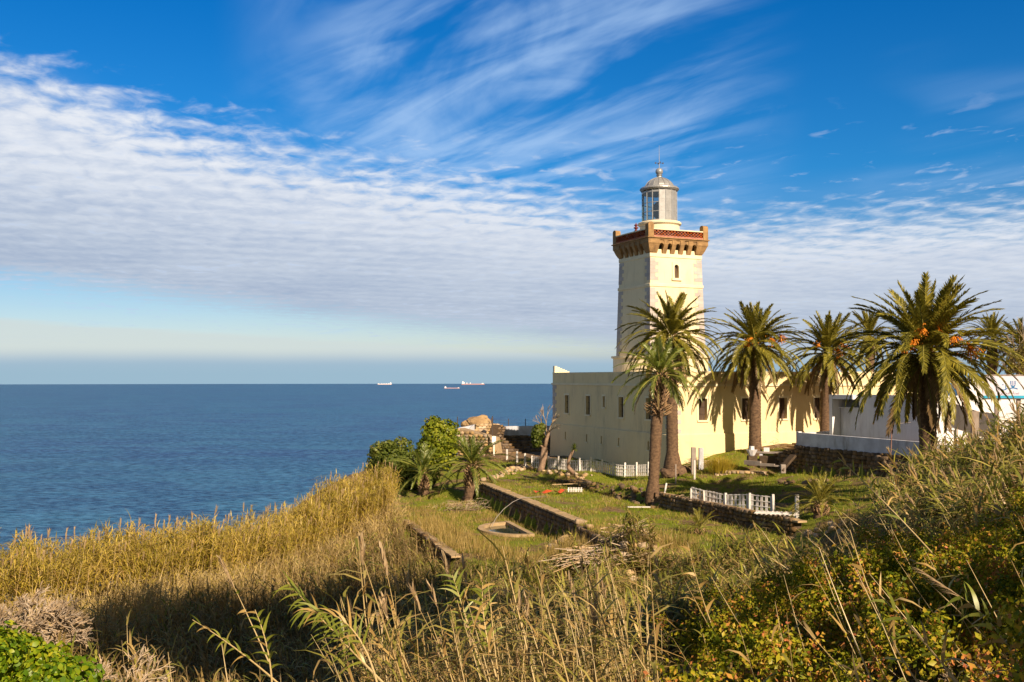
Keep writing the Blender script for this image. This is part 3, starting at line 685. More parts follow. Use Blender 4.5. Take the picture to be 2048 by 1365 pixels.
# gallery drum and lantern
MB().lathe([(1.72, T(11.9)), (1.72, T(13.25)), (1.80, T(13.32)), (1.88, T(13.38)), (1.90, T(13.52)), (1.80, T(13.60)), (1.2, T(13.60))], 64).build('lantern_base', M_creamtrim, lh, smooth=False)
lz0, lz1 = 13.60, 16.38; LR = 1.50; NS = 16
to_cam = math.atan2(-TY, -TX) - TPH       # angle of the camera direction in the tower's own frame
a_start = to_cam - R(1)                     # facets are counted from the one facing the camera
ribs_a = []
for i in range(NS):
    a0 = a_start + i * 2 * PI / NS; a1 = a0 + 2 * PI / NS
    # seen from the camera, decreasing angle runs to the left
    glazed = i >= 8
    P0 = (LR * math.cos(a0), LR * math.sin(a0)); P1 = (LR * math.cos(a1), LR * math.sin(a1))
    dx, dy = P1[0] - P0[0], P1[1] - P0[1]; L_ = math.hypot(dx, dy); am = math.atan2(dy, dx)
    Mx = Matrix.Translation((P0[0], P0[1], 0)) @ Matrix.Rotation(am, 4, 'Z')
    MB().tube([(P0[0], P0[1], T(lz0)), (P0[0], P0[1], T(lz1))], .045, 6).build('mullion', M_zinc, lh)
    if glazed:
        hs = [lz0 + .10, 14.44, 15.23, lz1 - .14]
        for q_ in range(3):
            MB().box(.04, -.006, T(hs[q_]) + .02, L_ - .04, .006, T(hs[q_ + 1]) - .02, M=Mx).build('pane', M_glass, lh)
        for zz, th in zip(hs, (.10, .025, .025, .13)):
            MB().box(.03, -.03, T(zz) - th, L_ - .03, .03, T(zz) + min(th, .03), M=Mx).build('glazing_bar', M_zinc, lh)
    else:
        MB().box(.012, -.01, T(lz0), L_ - .012, .01, T(lz1), M=Mx).build('metal_panel', M_zinc, lh)
        for zz in (14.46, 15.5): MB().box(.012, -.018, T(zz) - .012, L_ - .012, .018, T(zz) + .012, M=Mx).build('panel_seam', M_zinc, lh)
MB().lathe([(1.45, T(16.34)), (1.60, T(16.36)), (1.72, T(16.50)), (1.70, T(16.60)), (1.60, T(16.68)), (1.28, T(16.70))], 48, cap=False).build('eave', M_zinc, lh)
prof = [(1.30, T(16.69)), (1.22, T(16.90)), (1.05, T(17.15)), (.80, T(17.35)), (.50, T(17.50)), (.26, T(17.58)), (.22, T(17.60))]
MB().lathe(prof, 16, a0=a_start).build('dome', M_zinc, lh)
for i in range(16):
    a = a_start + i * 2 * PI / 16; MB().tube([(r_ * math.cos(a), r_ * math.sin(a), z_ + .01) for r_, z_ in prof], .028, 4).build('dome_rib', M_zinc, lh)
MB().lathe([(.30, T(17.52)), (.22, T(17.62)), (.20, T(17.74)), (.28, T(17.76)), (.28, T(17.80)), (.16, T(17.84))], 20).build('neck', M_zinc, lh)
MB().lathe([(.33 * math.sin(PI * t / 12) + .001, T(18.12) - .33 * math.cos(PI * t / 12)) for t in range(13)], 24).build('ball', M_zinc, lh, smooth=True)
rod = MB().tube([(0, 0, T(18.4)), (0, 0, T(19.3)), (0, 0, T(20.45))], [.035, .028, .012], 6).build('lightning_rod', M_zinc, lh)
v_ = MB().tube([(-.34, 0, T(18.88)), (.34, 0, T(18.88))], .022, 5); v_.tube([(0, -.34, T(18.88)), (0, .34, T(18.88))], .022, 5)
for s_ in (-1, 1): v_.box(s_ * .34 - .05, -.02, T(18.82), s_ * .34 + .05, .02, T(18.94)); v_.box(-.02, s_ * .34 - .05, T(18.82), .02, s_ * .34 + .05, T(18.94))
v_.build('wind_vane', M_iron, rod, rot=(0, 0, -.3))
MB().lathe([(.05, T(13.6)), (.34, T(13.62)), (.34, T(14.0)), (.62, T(14.3)), (.72, T(14.7)), (.62, T(15.1)), (.30, T(15.4)), (.1, T(15.5))], 18).build('lens', M_dark, lh, smooth=True)
MB().lathe([(1.44, T(16.1)), (1.44, T(16.36)), (.3, T(16.6))], 16, cap=False, a0=a_start).build('lantern_ceiling', M_dark, lh)
fi = MS[3](.72, -.15, 12.59, e_)
MB().lathe([(.16, 0), (.20, .03), (.10, .09), (.09, .2), (.20, .26), (.21, .33), (.10, .38), (.08, .45), (.17, .50), (.15, .56), (.05, .62), (.02, .74)], 12, c=fi).build('finial', M_red, lh, smooth=True)

# ------------------------------------------------------------------ stones
def rock_mesh(name, mat, sx, sy, sz, seed, n=2, jit=.12):
    rg = np.random.default_rng(seed); m_ = MB(); V = {}; F_ = []
    g_ = [-1, 0, 1]
    def vid(p):
        if p not in V: V[p] = len(V)
        return V[p]
    for ax in range(3):
        for sgn in (-1, 1):
            for i in range(2):
                for j in range(2):
                    q_ = []
                    for (a, b) in ((i, j), (i + 1, j), (i + 1, j + 1), (i, j + 1)):
                        p = [0, 0, 0]; p[ax] = sgn; p[(ax + 1) % 3] = g_[a]; p[(ax + 2) % 3] = g_[b]; q_.append(vid(tuple(p)))
                    F_.append(q_ if sgn > 0 else q_[::-1])
    P = np.array(list(V.keys()), float); ln = np.linalg.norm(P, axis=1, keepdims=True)
    P = P * .62 + P / ln * .42; P += rg.normal(0, jit * .6, P.shape); P *= np.array([sx, sy, sz]) / 2
    return mesh_np(name, P, np.array(F_), mat, smooth=False)
STN = [rock_mesh('stone', M_stone, 1, 1, 1, 100 + i) for i in range(10)]
PST = [rock_mesh('stone', M_paleston, 1, 1, 1, 200 + i) for i in range(10)]
def stone_wall(name, label, cat, a, b, za, zb, ba, bb, stone=(.34, .22), thick=.5, coping=True, meshes=STN, mortar=M_mortar, maxn=300, capmat=M_coping, group=None):
    """dry stone wall whose camera face runs from a to b (plan), top za..zb, foot ba..bb"""
    ax, ay = a; bx, by = b; L_ = math.hypot(bx - ax, by - ay); ang = math.atan2(by - ay, bx - ax)
    t = thing(name, label, cat, (ax, ay, min(ba, bb)), ang, group); z0 = min(ba, bb)
    # +y local is behind the face for a left->right run seen from the camera
    sgn = 1
    m_ = MB(); n = 12
    for i in range(n):
        x0, x1 = L_ * i / n, L_ * (i + 1) / n
        q0, q1 = i / n, (i + 1) / n
        tz0, tz1 = za + (zb - za) * q0 - z0 - .05, za + (zb - za) * q1 - z0 - .05; fz0, fz1 = ba + (bb - ba) * q0 - z0 - .3, ba + (bb - ba) * q1 - z0 - .3
        k0 = len(m_.v)
        for (xx, lo, hi) in ((x0, fz0, tz0), (x1, fz1, tz1)):
            m_.v += [(xx, .06, lo), (xx, thick, lo), (xx, thick, hi), (xx, .06, hi)]
        for f in ((0, 1, 5, 4), (1, 2, 6, 5), (2, 3, 7, 6), (3, 0, 4, 7)): m_.f.append(tuple(k0 + q for q in f))
        if i == 0: m_.f.append((k0, k0 + 3, k0 + 2, k0 + 1))
        if i == n - 1: m_.f.append((k0 + 4, k0 + 5, k0 + 6, k0 + 7))
    m_.build('core', mortar, t)
    area = L_ * ((za - ba) + (zb - bb)) / 2; sw, sh = stone; cnt = area / (sw * sh)
    if cnt > maxn: f_ = math.sqrt(cnt / maxn); sw *= f_; sh *= f_
    zrow = 0; hmax = max(za - z0, zb - z0); rg = random.Random(int(abs(ax * 7 + bx) * 100)); made = 0
    while zrow < hmax:
        x_ = rg.uniform(-.5, 0) * sw
        while x_ < L_:
            w_ = sw * rg.uniform(.6, 1.45); xc = x_ + w_ / 2
            if 0 < xc < L_:
                q_ = xc / L_; top = za + (zb - za) * q_ - z0; ft = ba + (bb - ba) * q_ - z0
                if ft - .15 < zrow + sh * .5 < top and made < maxn:
                    link('stone', rg.choice(meshes), t, loc=(xc, .07 + rg.uniform(-.03, .04), zrow + sh / 2 + rg.uniform(-.02, .02)), rot=(rg.uniform(-.15, .15), rg.uniform(-.2, .2), rg.uniform(-.12, .12)), sc=(w_ * .97, .26, sh * rg.uniform(.85, 1.1))); made += 1
            x_ += w_
        zrow += sh
    if coping:
        x_ = 0
        while x_ < L_:
            w_ = rg.uniform(.45, .8); q_ = min((x_ + w_ / 2) / L_, 1)
            o = link('coping_stone', None, None) if False else None
            m_ = MB(); jj = [rg.uniform(-.03, .03) for _ in range(4)]
            m_.prism([(0.01, -.02 + jj[0]), (w_ - .01, -.02 + jj[1]), (w_ - .01, thick + jj[2]), (.01, thick + jj[3])], 0, .09)
            m_.build('coping_stone', capmat, t, loc=(x_, 0, za + (zb - za) * q_ - z0 - .05 + rg.uniform(-.012, .012)), rot=(rg.uniform(-.02, .02), 0, rg.uniform(-.02, .02))); x_ += w_
    return t
stone_wall('retaining_wall', 'long dark rubble wall with sandy top above the half round pool', 'wall', (-2.3, 72), (3.22, 52.9), -7.52, -7.52, -8.95, -8.45, (.40, .26), .6)
stone_wall('retaining_wall', 'short broken rubble wall with fallen stones right of the stone steps', 'wall', (3.35, 51.9), (4.85, 45.4), -7.6, -7.7, -8.45, -8.8, (.34, .24), .55, False, maxn=120)
stone_wall('retaining_wall', 'rubble wall below the broken white trellis fence on the right', 'wall', (9.1, 61.8), (14.1, 50.3), -7.15, -7.15, -8.05, -8.15, (.30, .22), .55)
stone_wall('retaining_wall', 'low wall with sandy coping at the left edge of the pool terrace among the reeds', 'wall', (-6.75, 62.2), (-3.13, 50.2), -8.85, -8.85, -10.2, -10.2, (.36, .26), .5, maxn=150)
stone_wall('retaining_wall', 'dark stone wall carrying the whitewashed parapet beside the white house', 'wall', (19.28, 68.0), (23.9, 56.9), -4.62, -4.62, -6.9, -6.5, (.36, .26), .6, False, maxn=290)
# rounded broken end of that wall
stone_wall('stone_buttress', 'dark rounded end of the stone wall in front of the tall right palm', 'wall', (22.1, 60.6), (23.3, 57.2), -4.75, -5.1, -6.6, -6.4, (.42, .32), .9, False, maxn=60)
stone_wall('garden_bed', 'low rough stone edge with grass on top in front of the yellow shrub', 'wall', tuple(at(1432, 950, 69.4))[:2], tuple(at(1532, 950, 68.4))[:2], -6.35, -6.35, -7.0, -7.0, (.30, .2), .7, False, PST, M_palemortar, 60)
# tumbled stones
def stones(name, label, pts, n, size, meshes=STN, spread=.5, cat='stones'):
    t = thing(name, label, cat, (pts[0][0], pts[0][1], hz1(*pts[0])))
    for i in range(n):
        k_ = random.random() * (len(pts) - 1); j = int(k_); u = k_ - j
        x_ = pts[j][0] * (1 - u) + pts[min(j + 1, len(pts) - 1)][0] * u + random.gauss(0, spread); y_ = pts[j][1] * (1 - u) + pts[min(j + 1, len(pts) - 1)][1] * u + random.gauss(0, spread)
        s_ = size * random.uniform(.5, 1.4)
        link('stone', random.choice(meshes), t, loc=(x_ - pts[0][0], y_ - pts[0][1], hz1(x_, y_) + s_ * .2 - hz1(*pts[0])), rot=(random.uniform(-.4, .4), random.uniform(-.4, .4), random.uniform(0, 6)), sc=(s_, s_ * random.uniform(.6, 1), s_ * random.uniform(.5, .8)))
    return t
P2 = lambda px, py, zz: tuple(gp(px, py, zz))[:2]
stones('stone_row', 'pale tumbled stones in a row left of the small bare tree', [P2(972, 948, -7.5), P2(1030, 938, -7.45), P2(1072, 932, -7.4)], 70, .34, PST, .35)
stones('stone_row', 'scattered pale stones at the foot of the yucca stump', [P2(1100, 945, -7.5), P2(1170, 952, -7.5)], 26, .3, PST, .4)
stones('rubble_bank', 'dark earthy rubble bank left of the leaning palm below the picket fence', [(3.0, 76.3), (5.7, 73.2), (7.9, 67.2), (9.0, 62.2)], 120, .30, STN, .45)
stones('broken_steps', 'fallen stone steps between the two rubble walls by the pool', [(3.2, 52.7), (2.8, 51.6), (3.3, 50.6)], 28, .42, PST, .4)
stones('rubble_heap', 'stones tumbled at the near end of the broken rubble wall', [(4.9, 45.3), (6.0, 44.6)], 34, .36, PST, .45)
stones('rubble_heap', 'stones lying on the slope below the small right palm', [(14, 47.3), (16, 48)], 24, .30, PST, .8)
stones('rubble_heap', 'brown stones and clods against the dark stone wall', [(17.6, 64.5), (19.5, 61)], 24, .32, STN, .6)

# ------------------------------------------------------------------ pool
pl = thing('garden_pool', 'half round concrete basin of green water on the lower terrace', 'pool', (POOL.x, POOL.y, -8.9), PRZ)
ring = MB(); n_ = 30
oo = [(-2.25 * math.sin(PI * i / n_), 2.65 * math.cos(PI * i / n_)) for i in range(n_ + 1)]; ii = [(-1.92 * math.sin(PI * i / n_) - .0, 2.32 * math.cos(PI * i / n_)) for i in range(n_ + 1)]
for i in range(n_):
    a, b, c, d = oo[i], oo[i + 1], ii[i + 1], ii[i]; n = len(ring.v)
    ring.v += [(*p, -.6) for p in (a, b, c, d)] + [(*p, .13) for p in (a, b, c, d)]
    ring.f += [tuple(n + q for q in f) for f in ((4, 5, 6, 7), (0, 1, 5, 4), (2, 3, 7, 6))]
ring.build('basin_rim', M_coping, pl)
MB().box(.003, -2.65, -.6, .30, 2.65, .16).build('basin_wall', M_coping, pl)
wm = MB(); wm.v = [(p[0], p[1], -.05) for p in ii]; wm.f = [tuple(range(len(ii)))]; wm.build('water', M_pool, pl)
hp = [Vector(p) for p in ((-1.2, 59.4, -8.78), (-.95, 59.9, -8.35), (-.5, 60.5, -7.9), (.05, 61.1, -7.55), (.62, 61.8, -7.36), (1.3, 62.9, -7.48), (2.3, 64.6, -7.6))]
tag(MB().tube(hp, .017, 6).build('water_hose', M_hose, smooth=True), 'grey hose arching over the long rubble wall towards the pool', 'hose')

# ------------------------------------------------------------------ white house, platform parapet, steps
wb = thing('platform_parapet', 'low weathered whitewashed parapet on top of the dark stone wall', 'parapet', (19.35, 68.0, -4.62))
def wallbox(mb, a, b, th, z0, z1, side=1, ext=0):
    ax, ay = a; bx, by = b; L_ = math.hypot(bx - ax, by - ay); ang = math.atan2(by - ay, bx - ax)
    Mx = Matrix.Translation((ax, ay, 0)) @ Matrix.Rotation(ang, 4, 'Z'); y0, y1 = (0, th) if side > 0 else (-th, 0)
    mb.box(0, y0, z0, L_, y1, z1, M=Mx)
o_ = Vector((19.35, 68.0, -4.62))
m_ = MB(); wallbox(m_, (0, 0), (23.97 + .05 - o_.x, 56.8 - o_.y), .28, .0, .93); m_.build('front_wall', M_whitedirty, wb)
m_ = MB(); wallbox(m_, (.35, .1), (24.6 - o_.x, 72.6 - o_.y), .28, -.8, .90, -1); m_.build('back_wall', M_white, wb)
MB().box(.0, .0, .0, .26, .26, .07).build('coping', M_white, wb, loc=(0, .0, .931), rot=(0, 0, -1.18))
# corner of the plot: stone flank facing left below the parapet
stone_wall('stone_flank', 'brown stone side wall behind the grey bench at the foot of the palm', 'wall', (17.6, 72.0), (19.5, 68.2), -5.9, -4.7, -6.4, -6.6, (.34, .24), .4, False, STN, M_mortar, 50)
st = thing('stone_steps', 'shaded brown stone steps between the cream building and the white parapet', 'steps', (20.4, 73.2, -5.6), PHI)
for i in range(6):
    MB().box(i * .42, 0, -.8, 4.4, 1.9, .10 + i * .17).build('step', M_concrete, st) if False else MB().box(i * .45, .0, -.9 + .0, i * .45 + .449 if i < 5 else 4.6, 2.1, .02 + i * .17).build('step', M_coping, st)
WH = (25.4, 60.0); WB = -4.6
wh = thing('white_house', 'flat roofed white house with a recessed doorway behind the big right palm', 'house', (WH[0], WH[1], WB), PHI)
Wz = lambda z: z - WB
fL = lambda a, o, z: (-o, a, Wz(z)); fR = lambda a, o, z: (a, -o, Wz(z))
m_ = MB(); wall_holes(m_, fL, 0, 6.4, WB - .4, -1.15, [], .2); m_.quad(fL(6.4, 0, WB - .4), fL(6.4, -6, WB - .4), fL(6.4, -6, -1.15), fL(6.4, 0, -1.15)); m_.build('shaded_wall', M_white, wh)
m_ = MB(); hw = [(1.1, 1.42, -3.05, -2.15)]; wall_holes(m_, fR, 0, 12, WB - .4, -1.15, hw, .2); m_.build('sunlit_wall', M_white, wh)
m_ = MB(); fbox(m_, fR, 1.0, 1.5, -.24, -.2, -3.1, -2.1); wn = m_.build('window', M_shutter, wh); m_ = MB(); fbox(m_, fR, .98, 1.54, -.02, .08, -3.13, -3.052); m_.build('sill', M_white, wn)
MB().box(0.05, .05, Wz(-1.3), 11.9, 6.35, Wz(-1.2)).build('roof', M_roof, wh)
m_ = MB(); m_.box(-.04, -.04, Wz(-1.149), 12, .3, Wz(-1.07)); m_.box(-.04, .302, Wz(-1.149), .3, 6.40, Wz(-1.07)); m_.build('coping', M_white, wh)
# portico at the far end
m_ = MB(); fbox(m_, fL, 8.45, 8.75, -2.4, .5, WB - .4, -1.12); fbox(m_, fL, 6.45, 8.449, -2.4, .5, -1.40, -1.12); fbox(m_, fL, 6.45, 8.449, -2.4, -2.2, WB - .4, -1.421); m_.build('porch', M_white, wh)
m_ = MB(); fbox(m_, fL, 6.5, 8.4, -.30, -.2, WB - .4, -1.95); fbox(m_, fL, 6.45, 8.449, -.45, -.1, -2.02, -1.95); m_.build('door_panel', M_white, wh)
pp = at(1782, 870, 63.2)
tag(MB().tube([at(1782, 905, 57.9), at(1784, 842, 58.0)], .03, 6).build('rusty_pole', M_rust), 'thin rusty pole standing against the whitewashed parapet', 'pole')
tag(MB().tube([at(1784, 842, 58.0) + Vector((0, 0, -.2)), at(1822, 845, 60.2)], .012, 4).build('wire_line', M_wood), 'thin wire running from the rusty pole to the white house wall', 'wire')
# iron railing by the palm foot
rl = thing('iron_railing', 'small black iron railing between the big palm trunk and the white house', 'railing', tuple(at(1870, 902, 56)))
o_ = rl.location.copy()
for j in range(4):
    a_, b_ = at(1870, 884 + j * 7, 56) - o_, at(1894 - j * 3, 884 + j * 7, 55) - o_; MB().tube([a_, b_], .02, 4).build('rail', M_iron, rl)
for j in range(4):
    a_, b_ = at(1872 + 6 * j, 884, 56) - o_, at(1871 + 4 * j, 907, 55.7) - o_; MB().tube([a_, b_], .02, 4).build('baluster', M_iron, rl)

# banner on brown posts
BY = 58.0
bn = thing('banner_board', 'wide white and blue banner with a blue emblem and Arabic writing on brown posts', 'banner', tuple(at(1962, 850, BY)))
o_ = bn.location.copy()
b0, b1 = at(1965, 797, BY) - o_, at(2120, 797, BY) - o_; bt = at(1965, 752, BY).z - o_.z
m_ = MB().box(b0.x, -.02, b0.z, b1.x, .02, bt); M_banner = pmat('banner_cloth', (.66, .64, .72), (.60, .55, .66), 1, 3, .7); m_.build('banner_cloth', M_banner, bn)
M_blue = pmat('banner_blue', (.01, .14, .34), None, 1, 1, .6); M_cyan = pmat('banner_cyan', (.03, .38, .55), (.02, .28, .5), .6, 2, .6); M_ink = pmat('banner_ink', (.05, .03, .09), None, 1, 1, .7)
MB().box(b0.x, -.026, b0.z, b1.x, -.0205, b0.z + .16).build('blue_stripe', M_cyan, bn)
MB().box(b0.x, -.05, b0.z - .07, b1.x, .05, b0.z - .002).build('lower_rail', M_iron, bn); MB().box(b0.x, -.05, bt + .002, b1.x, .05, bt + .07).build('upper_rail', M_wood, bn)
def px_b(px, py): v = at(px, py, BY - .024) - o_; return (v.x, v.z)
em = MB()
cx, cz = px_b(2026, 769); rr_ = .14
def ringseg(mb, cx, cz, r0, r1, a0, a1, sx=1, n=14, y=-.024):
    for i in range(n):
        t0, t1 = a0 + (a1 - a0) * i / n, a0 + (a1 - a0) * (i + 1) / n
        mb.quad((cx + r0 * sx * math.cos(t0), y, cz + r0 * math.sin(t0)), (cx + r1 * sx * math.cos(t0), y, cz + r1 * math.sin(t0)), (cx + r1 * sx * math.cos(t1), y, cz + r1 * math.sin(t1)), (cx + r0 * sx * math.cos(t1), y, cz + r0 * math.sin(t1)))
ringseg(em, cx, cz, .11, .19, -2.9, -.25, .8); em.box(cx - .155, -.026, cz - .02, cx - .09, -.023, cz + .2); em.box(cx + .09, -.026, cz - .02, cx + .155, -.023, cz + .2); em.box(cx - .03, -.026, cz - .1, cx + .02, -.023, cz + .2)
lx_, lz_ = px_b(2008, 780); ringseg(em, cx, cz - .75, .50, .57, 1.05, 2.1, 1)
ringseg(em, lx_ - .02, lz_ + .12, .10, .16, -2.6, -.2, 1.4); em.box(lx_ + .08, -.026, lz_ + .05, lx_ + .13, -.023, lz_ + .34); em.box(lx_ - .1, -.026, lz_ + .26, lx_ - .02, -.023, lz_ + .32)
em.build('emblem', M_blue, bn)
def ar_text(txt, size, x, z, mat):
    c_ = bpy.data.curves.new('lettering', 'FONT'); c_.body = txt; c_.size = size; c_.align_x = 'CENTER'; c_.extrude = .001; c_.materials.append(mat)
    tmp = bpy.data.objects.new('lettering_curve', c_); COL.objects.link(tmp); bpy.context.view_layer.update()
    me_ = bpy.data.meshes.new_from_object(tmp.evaluated_get(bpy.context.evaluated_depsgraph_get())); bpy.data.objects.remove(tmp)
    return link('lettering', me_, bn, loc=(x, -.025, z), rot=(PI / 2, 0, 0))
tx, tz = px_b(2018, 789)
ar_text('\uFEE6\uFEF3\uFEAE\uFEA4\uFE91 \uFE8D \uFEAD\uFE8E\uFEA7\uFEC2'[:0] + '\uFEE6\uFEF3\uFEAE\uFEA4\uFE91\uFE8D \uFEAD\uFE8E\uFEE8\uFEB3', .26, tx, tz, M_ink)
for px in (1994, 2038, 2090):
    a_ = at(px, 796, BY + .06) - o_; MB().box(a_.x - .11, .06, -2.2, a_.x + .11, .2, bt).build('post', M_wood, bn)
m_ = MB(); a_, b_ = at(1925, 800, 62.5), at(2130, 800, 60)
tw = thing('terrace_wall', 'plain white wall behind the banner posts at the right edge', 'wall', (a_.x, 61.5, -4.6)); MB().box(0, 0, -.5, 9, .3, at(2000, 756, 61.5).z + 4.6).build('wall', M_white, tw)
bp = at(1949, 823, 57.6); tag(MB().box(-.2, -.1, -2.4, .2, .1, 0).build('brown_pillar', M_wood, loc=bp), 'short square brown pillar in front of the white house left of the banner', 'pillar')

# ------------------------------------------------------------------ posts, bench, planter, small garden things
def post(px, pyt, pyb, Y, wd, label, mat=M_wood, name='wooden_post', lean=0, cat='post'):
    b_ = at(px, pyb, Y); t_ = at(px + lean, pyt, Y); zg = hz1(b_.x, Y); m_ = MB(); h_ = t_.z - zg
    m_.box(-wd / 2, -wd / 2, -.15, wd / 2, wd / 2, h_); o = m_.build(name, mat, loc=(b_.x, Y, zg), rot=(0, math.atan2(t_.x - b_.x, h_), random.uniform(-.3, .3))); bevel(o, wd * .1); return tag(o, label, cat)
post(1387, 895, 940, 70, .33, 'left square grey pillar of the pair beside the yellow shrub', M_concrete, 'square_pillar', cat='pillar')
post(1402, 896, 936, 71.5, .33, 'right square pale pillar of the pair beside the yellow shrub', M_whitedirty, 'square_pillar', cat='pillar')
post(1389, 921, 944, 68.5, .12, 'short white stake in front of the left square pillar', M_fence)
post(1351.5, 929, 948, 68, .09, 'short brown stake in the grass at the foot of the tall middle palm', M_wood)
post(1326, 966, 985, 62, .10, 'white stake leaning to the right beside the leaning palm', M_fence, lean=7)
post(1594, 990, 1027, 52.2, .17, 'lone white post standing right of the fallen trellis panel', M_fence)
for px, a, b, Y in ((1014, 899, 916, 92, ), (1034, 903, 922, 88), (1050, 907, 928, 84)):
    post(px, a, b, Y, .16, {1014: 'leftmost thin white stake below the far white wall', 1034: 'middle one of three white stakes below the far white wall', 1050: 'white stake nearest the picket fence of the three'}[px], M_fence)
bz = at(1548, 903, 70.5)
be = thing('stone_bench', 'long grey stone bench slab beside the dark stone wall', 'bench', (0, 0, 0))
a_, b_ = at(1514, 903, 71.5), at(1588, 896, 70.5); be.location = (a_.x, a_.y, a_.z - .5); ang = math.atan2(b_.y - a_.y, b_.x - a_.x); be.rotation_euler = (0, 0, ang); L_ = (b_ - a_).length
MB().box(0, -.25, .38, L_, .25, .5).build('slab', M_concrete, be)
for u in (.12, .5, .88): MB().box(u * L_ - .1, -.2, -.6, u * L_ + .1, .2, .379).build('support', M_whitedirty, be)
MB().box(.5, -.16, .501, .85, .16, .78).build('block', M_white, be)
pt = at(1504, 912, 69.5); fb = thing('bowl_planter', 'white faceted bowl shaped planter at the foot of the palm', 'planter', (pt.x, pt.y, pt.z))
MB().lathe([(.16, 0), (.20, .05), (.40, .42), (.36, .42), (.16, .15)], 8).build('bowl', M_white, fb); MB().lathe([(.10, .16), (.17, .40), (.17, .66), (.12, .66)], 6).build('neck', M_white, fb)
MB().box(-.3, -.3, -.7, .3, .3, -.001).build('plinth', M_mortar, fb)
kb = thing('garden_kerb', 'thin pale kerb line on the grass left of the dark stone wall', 'kerb', tuple(at(1488, 923, 68)))
o_ = kb.location.copy(); pts_ = [at(1488, 922, 69), at(1520, 928, 68), at(1548, 932, 67.3), at(1567, 931, 67)]
for i in range(3):
    a_, b_ = pts_[i], pts_[i + 1]; m_ = MB(); wallbox(m_, (a_.x - o_.x, a_.y - o_.y), (b_.x - o_.x, b_.y - o_.y), .16, -.3, a_.z - o_.z + .04); m_.build('kerb_stone', M_concrete, kb)
b_ = pts_[-1] - o_; MB().box(b_.x - .2, b_.y - .2, -.7, b_.x + .1, b_.y + .1, b_.z + .06).build('kerb_block', M_concrete, kb)
wl = thing('low_earth_wall', 'low brown earth wall below the grey bench', 'wall', tuple(at(1520, 915, 70))); o_ = wl.location.copy(); a_, b_ = at(1518, 912, 70.6), at(1586, 912, 69.8); m_ = MB(); wallbox(m_, (a_.x - o_.x, a_.y - o_.y), (b_.x - o_.x, b_.y - o_.y), .4, -1.0, a_.z - o_.z); bevel(m_.build('wall', M_mortar, wl), .06)
sl_ = thing('fallen_slab', 'brown slab leaning against the left end of the dark stone wall', 'slab', tuple(at(1572, 925, 67.2)), R(20)); MB().box(-.7, -.3, -.15, .75, .3, 0).build('slab', M_mortar, sl_, rot=(0, -.75, 0))
tag(MB().box(-.7, -.09, 0, .7, .09, .04).build('board', M_fence, loc=tuple(gp(1278, 1020, -7.95) + Vector((0, 0, .15))), rot=(0, .02, .15)), 'white board lying on the sunny grass below the leaning palm', 'board')
tag(MB().box(-1.6, -.08, 0, 1.6, .08, .05).build('board', M_coping, loc=tuple(gp(1145, 972, -7.7) + Vector((0, 0, .12))), rot=(0, 0, .35)), 'long thin tan plank lying in the grass below the picket fence', 'board')
fp_ = thing('fence_scrap', 'scrap of white picket fence lying in the middle lawn', 'fence panel', tuple(gp(1150, 983, -7.7) + Vector((0, 0, .03)))); fp_.scale = (.75, .75, .6)
for i in range(9): MB().box(-.03, -.3, 0, .04, .3, .02).build('picket', M_fence, fp_, loc=(-.6 + i * .15, 0, .12), rot=(.9, 0, random.uniform(-.06, .06)))
MB().box(-.75, -.02, .1, .75, .02, .14).build('rail', M_fence, fp_)
m_ = MB()
for i in range(7): m_.quad((i * .35, .2 * math.sin(i), .10 + .12 * math.sin(i * 2.1)), (i * .35 + .36, .2 * math.sin(i + 1), .1 + .12 * math.sin(i * 2.1 + 2.1)), (i * .35 + .36, .35 + .2 * math.sin(i + 1), .14 + .12 * math.sin(i * 2.1 + 3)), (i * .35, .35 + .2 * math.sin(i), .14 + .12 * math.sin(i * 2.1 + 1)))
tag(m_.build('orange_strip', M_orange, loc=tuple(gp(1072, 990, -7.7) + Vector((0, 0, .02))), rot=(0, 0, .5)), 'orange plastic strip lying on the grass above the long rubble wall', 'plastic strip')
mk = at(1385, 1000, 59.5)

# ------------------------------------------------------------------ fences
def fence(name, label, cat, pts, hgt, sp=.16, post_every=None, pw=.085, nrail=4, ph=.25, dz=None, posts=None, missing=(), gauge=.018, group=None):
    """pts: plan points; posts at each point unless posts given"""
    x0, y0 = pts[0]; zz = hz1(x0, y0); t = thing(name, label, cat, (x0, y0, zz), 0, group)
    for i, (px, py) in enumerate(pts):
        zg = hz1(px, py) - zz
        if posts is None or i in posts:
            o = MB().box(-.06, -.06, -.2, .06, .06, hgt + ph).build('post', M_fence, t, loc=(px - x0, py - y0, zg), rot=(random.uniform(-.03, .03), random.uniform(-.03, .03), 0))
    for i in range(len(pts) - 1):
        (ax, ay), (bx, by) = pts[i], pts[i + 1]; L_ = math.hypot(bx - ax, by - ay); ang = math.atan2(by - ay, bx - ax)
        za, zb_ = hz1(ax, ay) - zz + (dz[i] if dz else 0), hz1(bx, by) - zz + (dz[i + 1] if dz else 0)
        sl = math.atan2(zb_ - za, L_)
        for r_ in range(nrail):
            zr = .10 + (hgt - .14) * r_ / (nrail - 1)
            MB().box(0, -.03, -.022, L_ / math.cos(sl), -.008, .022).build('rail', M_fence, t, loc=(ax - x0, ay - y0, za + zr), rot=(0, -sl, ang))
        n = int(L_ / sp)
        for j in range(n):
            if (i, j) in missing: continue
            u = (j + .5) / n; hh = hgt * random.uniform(.97, 1.03)
            link('picket', PICK[(round(pw, 3), round(hgt, 2))], t, loc=(ax + (bx - ax) * u - x0, ay + (by - ay) * u - y0, za + (zb_ - za) * u + random.uniform(-.01, .01)), rot=(random.uniform(-.03, .03), random.uniform(-.04, .04), ang))
    return t
PICK = {}
